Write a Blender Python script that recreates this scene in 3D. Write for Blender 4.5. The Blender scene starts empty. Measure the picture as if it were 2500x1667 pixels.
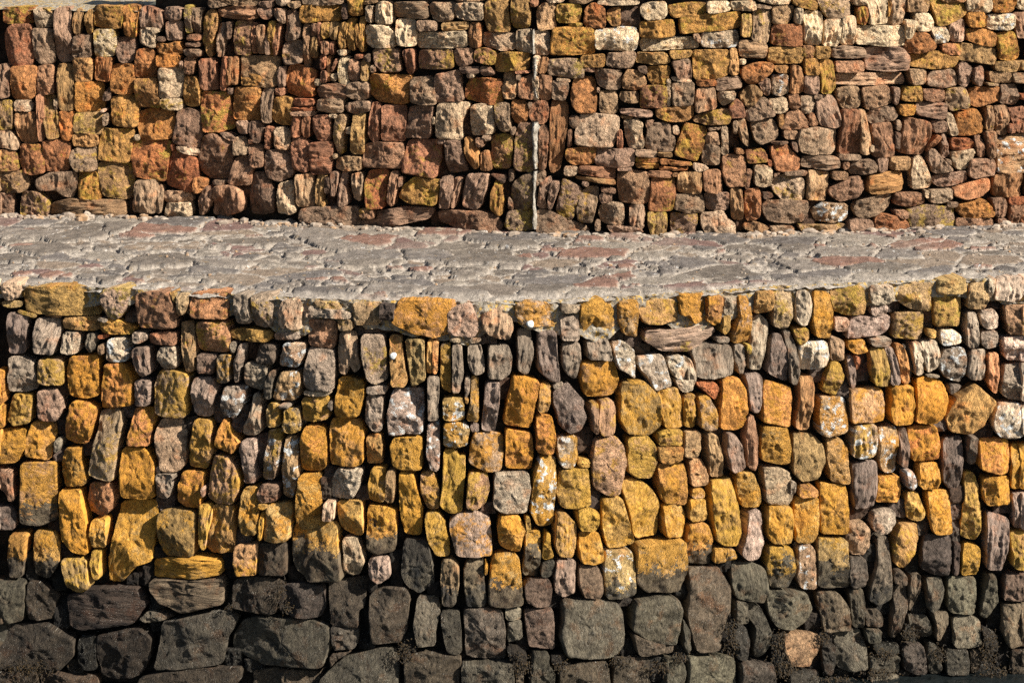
import bpy, math, random, colorsys
import numpy as np
from mathutils import Vector

# ------------------------------------------------------------------ camera, sky, sun, exposure
scene = bpy.context.scene
col = scene.collection
PITCH = math.radians(14.7); D, H = 22.0, 5.3; F = 5500.0; W0, H0 = 2500, 1667
cam_d = bpy.data.cameras.new("camera"); cam = bpy.data.objects.new("camera", cam_d); col.objects.link(cam)
cam.location = (0, -D, H); cam.rotation_euler = (math.pi/2-PITCH, 0, 0)
cam_d.sensor_width = 36; cam_d.lens = 36*F/W0; cam_d.clip_end = 500
scene.camera = cam
SUN_EL, SUN_AZ = math.radians(36), math.radians(60)     # azimuth measured from the camera side (-Y) towards +X
sd = Vector((math.cos(SUN_EL)*math.sin(SUN_AZ), -math.cos(SUN_EL)*math.cos(SUN_AZ), math.sin(SUN_EL)))
w = bpy.data.worlds.new("World"); scene.world = w; w.use_nodes = True
nt = w.node_tree; bg = nt.nodes['Background']; sky = nt.nodes.new('ShaderNodeTexSky')
sky.sky_type = 'NISHITA'; sky.sun_disc = False; sky.sun_elevation = SUN_EL
sky.sun_rotation = math.atan2(sd.x, sd.y)
nt.links.new(sky.outputs[0], bg.inputs[0]); bg.inputs[1].default_value = 0.05
ld = bpy.data.lights.new("sun", 'SUN'); ld.energy = 5.0; ld.angle = math.radians(0.5); ld.color = (1, .95, .87)
sun = bpy.data.objects.new("sun", ld); col.objects.link(sun); sun.rotation_euler = sd.to_track_quat('Z', 'Y').to_euler()
scene.view_settings.view_transform = 'Standard'; scene.view_settings.look = 'None'
scene.view_settings.exposure = 1.25; scene.view_settings.gamma = 1
scene.cycles.max_bounces = 3; scene.cycles.use_denoising = False

# ------------------------------------------------------------------ projection of photograph pixels on the real wall faces
cp, sp = math.cos(PITCH), math.sin(PITCH)
def ray(px, py):
    a, b = (px-W0/2)/F, -(py-H0/2)/F
    return np.array([a, cp+b*sp, -sp+b*cp])
CAM = np.array([0, -D, H])
def on_z(px, py, z=0.0):
    r = ray(px, py); t = (z-H)/r[2]; return CAM+t*r
LOW_EDGE = [(-500,690),(0,697),(160,699),(320,707),(530,717),(740,731),(1060,739),(1280,737),(1490,728),(1700,714),(1860,702),(2120,691),(2340,682),(2500,680),(3000,672)]
UP_BASE = [(-500,524),(0,526),(400,532),(700,545),(1000,560),(1300,573),(1600,575),(1900,572),(2200,562),(2500,550),(3000,535)]
le = np.array([on_z(*p)[:2] for p in LOW_EDGE]); ub = np.array([on_z(*p)[:2] for p in UP_BASE])
def mk_curve(pts):
    xs = np.linspace(pts[0,0], pts[-1,0], 400); ys = np.interp(xs, pts[:,0], pts[:,1])
    k = np.hanning(41); k /= k.sum(); ys = np.convolve(np.pad(ys, 20, 'edge'), k, 'valid')
    return xs, ys
LC = mk_curve(le); UC = mk_curve(ub)
K_LO, K_UP = 0.07, 0.05
def cy(C, x): return np.interp(x, C[0], C[1])
def hit(C, k, px, py):
    r = ray(px, py); t = D/r[1]
    for _ in range(30):
        p = CAM+t*r; y = cy(C, p[0])+k*p[2]; t += (y-p[1])/(r[1]-k*r[2])*0.9
    return CAM+t*r
def frame(C, k, p):
    s = float((cy(C, p[0]+.1)-cy(C, p[0]-.1))/.2)
    n = np.array([s, -1, k]); n /= np.linalg.norm(n)
    u = np.array([1, s, 0.0]); u -= n*u.dot(n); u /= np.linalg.norm(u)
    v = np.cross(n, u); v = v if v[2] > 0 else -v
    return u, v, n

# ------------------------------------------------------------------ noise
def _h(i, j, k, s):
    n = (i*374761393+j*668265263+k*2147483647+s*974634777) & 0xffffffff
    n = ((n ^ (n >> 13))*1274126177) & 0xffffffff
    n = ((n ^ (n >> 15))*2246822519) & 0xffffffff
    return ((n ^ (n >> 16)) & 0xffffff)/float(0xffffff)
def vn(p, s=0):
    q = np.floor(p).astype(np.int64); f = p-q; f = f*f*(3-2*f); r = 0
    for a in (0, 1):
        for b in (0, 1):
            for c in (0, 1):
                wgt = (f[:,0] if a else 1-f[:,0])*(f[:,1] if b else 1-f[:,1])*(f[:,2] if c else 1-f[:,2])
                r = r+wgt*_h(q[:,0]+a, q[:,1]+b, q[:,2]+c, s)
    return r*2-1
def fbm(p, o=3, s=0):
    r = 0; a = 1; t = 0
    for i in range(o): r = r+a*vn(p*2**i+i*17.3, s+i); t += a; a *= .5
    return r/t

def lin(c): return tuple(((x+.055)/1.055)**2.4 if x > .04 else x/12.92 for x in c)
def hex3(h):
    """eyed face colour of a stone -> albedo: hues kept in the rust to ochre range that these sandstones have"""
    c = [int(ch, 16)/15 for ch in h]; H_, S_, V_ = colorsys.rgb_to_hsv(*c); H_ *= 360
    if H_ > 200: H_ -= 360
    if S_ < .12: H_, S_ = (34, .17+.4*S_) if V_ < .78 else (38, .13+.5*S_)
    elif H_ < 22: H_ = 22+max(H_-22, -60)*.07; S_ = S_*.66+.07
    elif H_ > 38: H_ = 38+min(H_-38, 80)*.08; S_ = S_*.80+.02
    else: S_ = S_*.88+.03
    if S_ < .45: H_ = H_*.5+30*.5; S_ = max(S_, .25)
    return lin(colorsys.hsv_to_rgb(H_/360, min(S_, .74), V_))

# ------------------------------------------------------------------ materials
def N(nt, t, **kw):
    n = nt.nodes.new(t)
    for k, v in kw.items(): setattr(n, k, v)
    return n
def ramp(nt, src, p0, p1):
    n = N(nt, 'ShaderNodeMapRange', interpolation_type='SMOOTHSTEP'); nt.links.new(src, n.inputs[0])
    n.inputs[1].default_value = p0; n.inputs[2].default_value = p1; return n.outputs[0]
def mathn(nt, op, a, b=None):
    n = N(nt, 'ShaderNodeMath', operation=op)
    for i, x in enumerate((a, b)):
        if x is None: continue
        if isinstance(x, (int, float)): n.inputs[i].default_value = x
        else: nt.links.new(x, n.inputs[i])
    return n.outputs[0]
def mixc(nt, f, a, b, mode='MIX'):
    n = N(nt, 'ShaderNodeMix', data_type='RGBA', blend_type=mode)
    for i, x in ((0, f), (6, a), (7, b)):
        if isinstance(x, (int, float)): n.inputs[i].default_value = x
        elif isinstance(x, tuple): n.inputs[i].default_value = (*x, 1) if len(x) == 3 else x
        else: nt.links.new(x, n.inputs[i])
    return n.outputs[2]
def noise(nt, vec, scale, detail=6, rough=.6, out=0):
    n = N(nt, 'ShaderNodeTexNoise'); nt.links.new(vec, n.inputs['Vector'])
    n.inputs['Scale'].default_value = scale; n.inputs['Detail'].default_value = detail; n.inputs['Roughness'].default_value = rough
    return n.outputs[out]
def attr(nt, name, o): 
    n = N(nt, 'ShaderNodeAttribute', attribute_name=name); return n.outputs[o]
def attrc(nt, name):
    a = N(nt, 'ShaderNodeAttribute', attribute_name=name); s = N(nt, 'ShaderNodeSeparateColor'); nt.links.new(a.outputs['Color'], s.inputs[0])
    return s.outputs[0], s.outputs[1], s.outputs[2], a.outputs['Alpha']

def rock_material():
    m = bpy.data.materials.new('weathered_rock'); m.use_nodes = True; nt = m.node_tree; b = nt.nodes['Principled BSDF']
    tint = attr(nt, 'tint', 'Color'); rk = attr(nt, 'rk', 'Vector'); iso = attr(nt, 'iso', 'Vector')
    la, lh, wa, st = attrc(nt, 'mk')
    dk = attr(nt, 'dk', 'Fac'); pit = attr(nt, 'pit', 'Fac')
    n1 = noise(nt, rk, 9, 5, .6); n2 = noise(nt, rk, 38, 7, .68); n3 = noise(nt, iso, 6, 4, .55); n4 = noise(nt, iso, 70, 4, .7)
    hue = noise(nt, iso, 7, 4, .6, 1)
    # mottling of the rock itself
    c = mixc(nt, mathn(nt, 'MULTIPLY', ramp(nt, noise(nt, iso, 5, 3, .5), .45, .7), .35), tint, mixc(nt, 1.0, tint, (.62, .55, .52), 'MULTIPLY'))
    v = mathn(nt, 'ADD', mathn(nt, 'MULTIPLY', ramp(nt, n1, .32, .66), .55), mathn(nt, 'MULTIPLY', ramp(nt, n2, .32, .68), .75))
    v = mathn(nt, 'ADD', v, .40)
    vc = N(nt, 'ShaderNodeCombineColor')
    for i in range(3): nt.links.new(v, vc.inputs[i])
    c = mixc(nt, 1.0, c, vc.outputs[0], 'MULTIPLY')
    # iron stain veins
    c = mixc(nt, mathn(nt, 'MULTIPLY', ramp(nt, n3, .52, .72), .6), c, mixc(nt, 1.0, c, (1.15, .68, .42), 'MULTIPLY'))
    # lichens: mask grows with the amount
    lm = mathn(nt, 'ADD', mathn(nt, 'MULTIPLY', n3, .5), mathn(nt, 'MULTIPLY', noise(nt, iso, 26, 6, .75), .5))
    th = mathn(nt, 'SUBTRACT', .66, mathn(nt, 'MULTIPLY', la, .30))
    f = mathn(nt, 'MULTIPLY', mathn(nt, 'SUBTRACT', lm, th), 14.0)
    f = N(nt, 'ShaderNodeClamp') if False else f
    cl = N(nt, 'ShaderNodeClamp'); nt.links.new(f, cl.inputs[0]); f = cl.outputs[0]
    f = mathn(nt, 'MULTIPLY', f, mathn(nt, 'GREATER_THAN', la, .01))
    lc = mixc(nt, lh, (.42, .31, .05), (.58, .25, .025))
    lc = mixc(nt, ramp(nt, n2, .3, .7), mixc(nt, .5, lc, (.2, .11, .02)), lc)
    c = mixc(nt, mathn(nt, 'MULTIPLY', f, .82), c, lc)
    # white crusts
    wm = mathn(nt, 'ADD', mathn(nt, 'MULTIPLY', noise(nt, iso, 13, 3, .5), .7), mathn(nt, 'MULTIPLY', n4, .3))
    wf = ramp(nt, mathn(nt, 'ADD', wm, mathn(nt, 'MULTIPLY', wa, .05)), .60, .63)
    wf = mathn(nt, 'MULTIPLY', wf, mathn(nt, 'GREATER_THAN', wa, .01))
    c = mixc(nt, wf, c, (.60, .59, .55))
    vb = N(nt, 'ShaderNodeTexVoronoi'); nt.links.new(iso, vb.inputs['Vector']); vb.inputs['Scale'].default_value = 70
    bf = mathn(nt, 'MULTIPLY', ramp(nt, vb.outputs['Distance'], .20, .12), mathn(nt, 'LESS_THAN', wa, -.5))
    bf = mathn(nt, 'MULTIPLY', bf, ramp(nt, n3, .42, .55))
    c = mixc(nt, mathn(nt, 'MULTIPLY', bf, .75), c, (.42, .40, .34))
    # black tide-mark algae, ragged edge
    dm = ramp(nt, mathn(nt, 'ADD', dk, mathn(nt, 'MULTIPLY', mathn(nt, 'SUBTRACT', lm, .5), 7.0)), .40, .60)
    dcol = mixc(nt, ramp(nt, n1, .35, .65), (.018, .018, .017), (.12, .098, .066))
    c = mixc(nt, mathn(nt, 'MULTIPLY', dm, .93), c, dcol)
    nt.links.new(c, b.inputs['Base Color'])
    nt.nodes['Principled BSDF'].inputs['Roughness'].default_value = .82; b.inputs['Specular IOR Level'].default_value = .25
    # relief
    vor = N(nt, 'ShaderNodeTexVoronoi'); nt.links.new(iso, vor.inputs['Vector']); vor.inputs['Scale'].default_value = 75
    pits = mathn(nt, 'MULTIPLY', ramp(nt, vor.outputs['Distance'], .0, .45), pit)
    crack = mathn(nt, 'ABSOLUTE', mathn(nt, 'SUBTRACT', noise(nt, rk, 11, 5, .62), .5))
    crk = mathn(nt, 'MULTIPLY', ramp(nt, crack, .0, .035), .55)
    hgt = mathn(nt, 'ADD', mathn(nt, 'ADD', mathn(nt, 'MULTIPLY', n1, .9), mathn(nt, 'MULTIPLY', n2, 1.3)), mathn(nt, 'ADD', mathn(nt, 'MULTIPLY', n4, .6), mathn(nt, 'ADD', pits, crk)))
    bp = N(nt, 'ShaderNodeBump'); bp.inputs['Strength'].default_value = 1; bp.inputs['Distance'].default_value = .040
    nt.links.new(hgt, bp.inputs['Height']); nt.links.new(bp.outputs[0], b.inputs['Normal'])
    return m
ROCK = rock_material()

def simple_material(name, c0, c1, scale, bump=.02, rough=.95, c2=None, s2=40):
    m = bpy.data.materials.new(name); m.use_nodes = True; nt = m.node_tree; b = nt.nodes['Principled BSDF']
    co = N(nt, 'ShaderNodeTexCoord').outputs['Object']
    n1 = noise(nt, co, scale, 8, .65); n2 = noise(nt, co, s2, 6, .7)
    c = mixc(nt, ramp(nt, n1, .35, .65), c0, c1)
    if c2: c = mixc(nt, ramp(nt, n2, .5, .62), c, c2)
    nt.links.new(c, b.inputs['Base Color']); b.inputs['Roughness'].default_value = rough; b.inputs['Specular IOR Level'].default_value = .2
    bp = N(nt, 'ShaderNodeBump'); bp.inputs['Strength'].default_value = 1; bp.inputs['Distance'].default_value = bump
    nt.links.new(mathn(nt, 'ADD', n1, n2), bp.inputs['Height']); nt.links.new(bp.outputs[0], b.inputs['Normal'])
    return m
CORE = simple_material('shade_dark_core', (.010, .008, .006), (.035, .026, .018), 9)  # backing coloured near black: the shade of the deep gaps is painted in
MORTAR = simple_material('lime_mortar', (.15, .125, .095), (.32, .28, .22), 14, .03, .95, (.42, .26, .06), 22)
RIBM = simple_material('pale_mortar', (.20, .17, .13), (.46, .42, .35), 10, .03)
WEED = simple_material('seaweed', (.006, .005, .004), (.022, .015, .007), 30, .01, .5, (.06, .035, .010), 60)

# ------------------------------------------------------------------ mesh helpers
def mesh_obj(name, verts, faces, mat, parent=None, attrs=None, smooth=True):
    me = bpy.data.meshes.new(name); verts = np.asarray(verts, dtype=np.float64)
    loc = verts.mean(0) if parent is not None else np.zeros(3)
    pl = np.array(parent.location) if parent is not None else np.zeros(3)
    loc = loc if parent is not None else np.zeros(3)
    me.from_pydata((verts-loc).tolist(), [], faces); me.materials.append(mat)
    if smooth: me.shade_smooth()
    for k, (typ, a) in (attrs or {}).items():
        at = me.attributes.new(k, typ, 'POINT')
        at.data.foreach_set({'FLOAT_COLOR': 'color', 'FLOAT_VECTOR': 'vector', 'FLOAT': 'value'}[typ], np.asarray(a, dtype=np.float32).ravel())
    me.update()
    o = bpy.data.objects.new(name, me); col.objects.link(o)
    if parent is not None: o.parent = parent; o.location = loc-pl
    return o
def thing(name, label, cat, loc):
    o = bpy.data.objects.new(name, None); col.objects.link(o); o.location = loc; o['label'] = label; o['category'] = cat; return o

NA = 56
T = np.array([.97, 1.0, .995, .978, .945, .90, .83, .75, .66, .57, .48, .39, .30, .21, .12, .05])
NR = len(T)
FACES = []
for r in range(NR-1):
    for a in range(NA):
        b = (a+1) % NA; FACES.append((r*NA+a, r*NA+b, (r+1)*NA+b, (r+1)*NA+a))
for a in range(NA): FACES.append(((NR-1)*NA+a, (NR-1)*NA+(a+1) % NA, NR*NA))

def outline(P, rng):
    for cut in (.2, .25):
        Q = []
        for i in range(len(P)):
            a, b = P[i], P[(i+1) % len(P)]; L = np.linalg.norm(b-a); c = min(cut, (.020 if cut == .2 else .006)/max(L, 1e-4))
            Q += [a+(b-a)*c, b-(b-a)*c]
        P = np.array(Q)
    seg = np.linalg.norm(np.roll(P, -1, 0)-P, axis=1); cum = np.concatenate([[0], np.cumsum(seg)])
    s = np.linspace(0, cum[-1], NA, endpoint=False); PP = np.vstack([P, P[:1]])
    R = np.stack([np.interp(s, cum, PP[:,0]), np.interp(s, cum, PP[:,1])], 1)
    return R

def stone_data(code, P, C, k, rng, deep, seed, grow=1.0, kind_hint=False):
    """P: outline in photograph pixels; gives world vertices and attributes of one rough stone"""
    c = P.mean(0); p0 = hit(C, k, c[0], c[1]); u, v, n = frame(C, k, p0)
    L = []
    for q in P:
        r = ray(*q); t = n.dot(p0-CAM)/n.dot(r); d = CAM+t*r-p0; L.append((d.dot(u), d.dot(v)))
    L = np.array(L)
    ar = 0.5*abs(np.sum(L[:,0]*np.roll(L[:,1], -1)-np.roll(L[:,0], -1)*L[:,1]))
    R = outline(L, rng); ctr = R.mean(0); size = math.sqrt(ar)
    flags = code[3:]
    xy = ctr+(R-ctr)[None]*(T[:,None,None])*grow
    xy = np.vstack([xy.reshape(-1, 2), ctr[None]])
    tt = np.concatenate([np.repeat(T, NA), [0]])
    sz = size; size = min(size, .34)
    b = min(.026, .07*size+.004)
    e = (1-tt)
    z = -b*np.exp(-e/.026) + rng.uniform(-.01, .05)*size*(1-tt**2.2)
    # chiselled facets
    h0 = rng.uniform(.02, .06)*size
    for _ in range(rng.randint(4, 8)):
        a = rng.uniform(0, 2*math.pi); d = ((xy-ctr)@np.array([math.cos(a), math.sin(a)]))/sz
        pl = h0*rng.uniform(.2, 1.3)-(d-rng.uniform(-.15, .42))*size*rng.uniform(.10, .65)
        z = np.minimum(z, pl)
    for _ in range(rng.randint(1, 4)):          # flakes knocked off the face
        a = rng.uniform(0, 2*math.pi); o2 = np.array([rng.uniform(-.4, .4), rng.uniform(-.4, .4)])*size; q2 = xy-ctr-o2
        d1 = (q2@np.array([math.cos(a), math.sin(a)]))/size; d2 = (q2@np.array([-math.sin(a), math.cos(a)]))/size
        z = z-size*rng.uniform(.02, .07)*np.clip(d1*6, 0, 1)*np.clip((.45-np.abs(d2))*8, 0, 1)
    z = np.maximum(z, -.05-.2*size)
    seedv = np.array([seed*3.17, seed*7.31, seed*1.93])
    iso = np.column_stack([xy, z*0.8])+seedv
    ang = rng.uniform(-.25, .25); aniso = rng.uniform(.55, 1)
    if 'v' in flags: ang = rng.uniform(-.08, .08); aniso = rng.choice([.16, .24, .38])
    elif 'h' in flags: ang = math.pi/2+rng.uniform(-.06, .06); aniso = .16
    elif 'd' in flags: ang = rng.choice([-.6, .6]); aniso = .25
    # the long axis of a leaning slab sets the direction of its layers
    if 'v' in flags:
        Lc = L-L.mean(0); ev, vec = np.linalg.eigh(Lc.T@Lc); ax = vec[:,1]*(1 if vec[1,1] > 0 else -1)
        if ev[1] > 1.8*ev[0] and ax[1] > .7: ang = -math.atan2(ax[0], ax[1])
    ca, sa = math.cos(ang), math.sin(ang); q = xy-ctr
    rk = np.column_stack([(q[:,0]*ca+q[:,1]*sa), (-q[:,0]*sa+q[:,1]*ca)*aniso, z*.5])+seedv
    amp = np.where(np.arange(len(tt)) < 2*NA, .5, 1.0)
    z = z+amp*(fbm(iso*5.5, 3, 3)*.06*size + (.25-np.abs(fbm(iso*15, 3, 9)))*.035*min(1, size/.22))
    sv = fbm(rk*17, 3, 21)
    if aniso < .39: z = z+amp*(-np.abs(sv)*.055+.02)*min(1.0, size/.16)
    else: z = z+amp*(-np.abs(sv)*.03+.01)*min(1.0, size/.2)
    # sideways roughness of the outline
    na = fbm(iso*9+5, 3, 33); rad = (xy-ctr); rn = rad/np.maximum(np.linalg.norm(rad, axis=1), 1e-5)[:,None]
    xy = xy+rn*(na*.034*size*np.clip(tt, 0, 1)**2)[:,None]
    z = z+(xy-ctr)@np.array([rng.uniform(-.13, .13), rng.uniform(-.10, .10)])
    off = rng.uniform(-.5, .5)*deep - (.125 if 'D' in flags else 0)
    if kind_hint: off = abs(off)*.4+.028
    z = z+off
    z[:NA] = -.36; z[NA:2*NA] = np.minimum(z[NA:2*NA]-.05, -.05)
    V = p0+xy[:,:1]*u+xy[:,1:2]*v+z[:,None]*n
    nv = len(V); tc = np.array(hex3(code[:3]))*ALB
    la = .0
    if 'O' in flags: la = rng.uniform(.5, .9)
    elif 'Y' in flags: la = rng.uniform(.3, .6)
    elif 'R' in flags: la = .25
    lh = rng.uniform(.75, 1) if 'O' in flags else rng.uniform(0, .35)
    if 'Y' in flags and c[1] > 900: lh = rng.uniform(.3, .8); la = rng.uniform(.45, .85)
    wa = 1.0 if 'W' in flags and int(code[0], 16) > 8 else 0.0
    r_, g_, b_ = (int(x, 16) for x in code[:3])
    if C is LC and r_ <= 8 and r_-b_ <= 4 and c[1] > 1300:      # wet tidal stones: grey-green, brown and neutral ones
        tc = tc*rng.choice([(.92, .98, .92), (1.04, .96, .88), (.98, 1, .98), (.92, .97, .95), (1.05, .95, .84)])*rng.uniform(.6, 1.05)*(.8 if c[0] < 1000 or c[1] > 1560 else 1.0)
    elif C is UC:
        tc = tc*((1.18, 1.12, 1.0) if min(r_, g_, b_) >= 10 else (.93, .83, .73))
        wm_ = 0 if min(r_, g_, b_) >= 10 and c[1] < 200 else .30
        tc = tc*(1-wm_)+np.array((.27, .15, .085))*wm_
        if c[0] > 1250 and c[1] > 200: tc = tc*.92
    elif 'O' in flags or 'Y' in flags: tc = tc*.74+np.array((.28, .17, .09))*.26
    if 'D' in flags: tc = tc*.6  # recessed gap fillers: shade between the stones put into their colour
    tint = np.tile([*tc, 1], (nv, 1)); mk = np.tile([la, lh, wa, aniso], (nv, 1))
    if C is LC and (c[1] > 1470 or 'B' in flags) and int(code[0], 16) <= 8: mk[:,2] = -1
    vv = (xy[:,1]-L[:,1].min())/max(L[:,1].max()-L[:,1].min(), 1e-3)
    dk = np.clip((rng.uniform(.3, .6)-vv)*3+.5, -1.5, 1.5) if 'K' in flags else np.full(nv, -1.0)
    pit = np.full(nv, rng.choice([0, 0, 0, .25, .6]) if aniso > .3 else 0.0)
    size = sz
    return V, dict(tint=('FLOAT_COLOR', tint), mk=('FLOAT_COLOR', mk), dk=('FLOAT', dk), pit=('FLOAT', pit),
                   iso=('FLOAT_VECTOR', iso), rk=('FLOAT_VECTOR', rk)), size, V.mean(0)
ALB = .74

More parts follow.
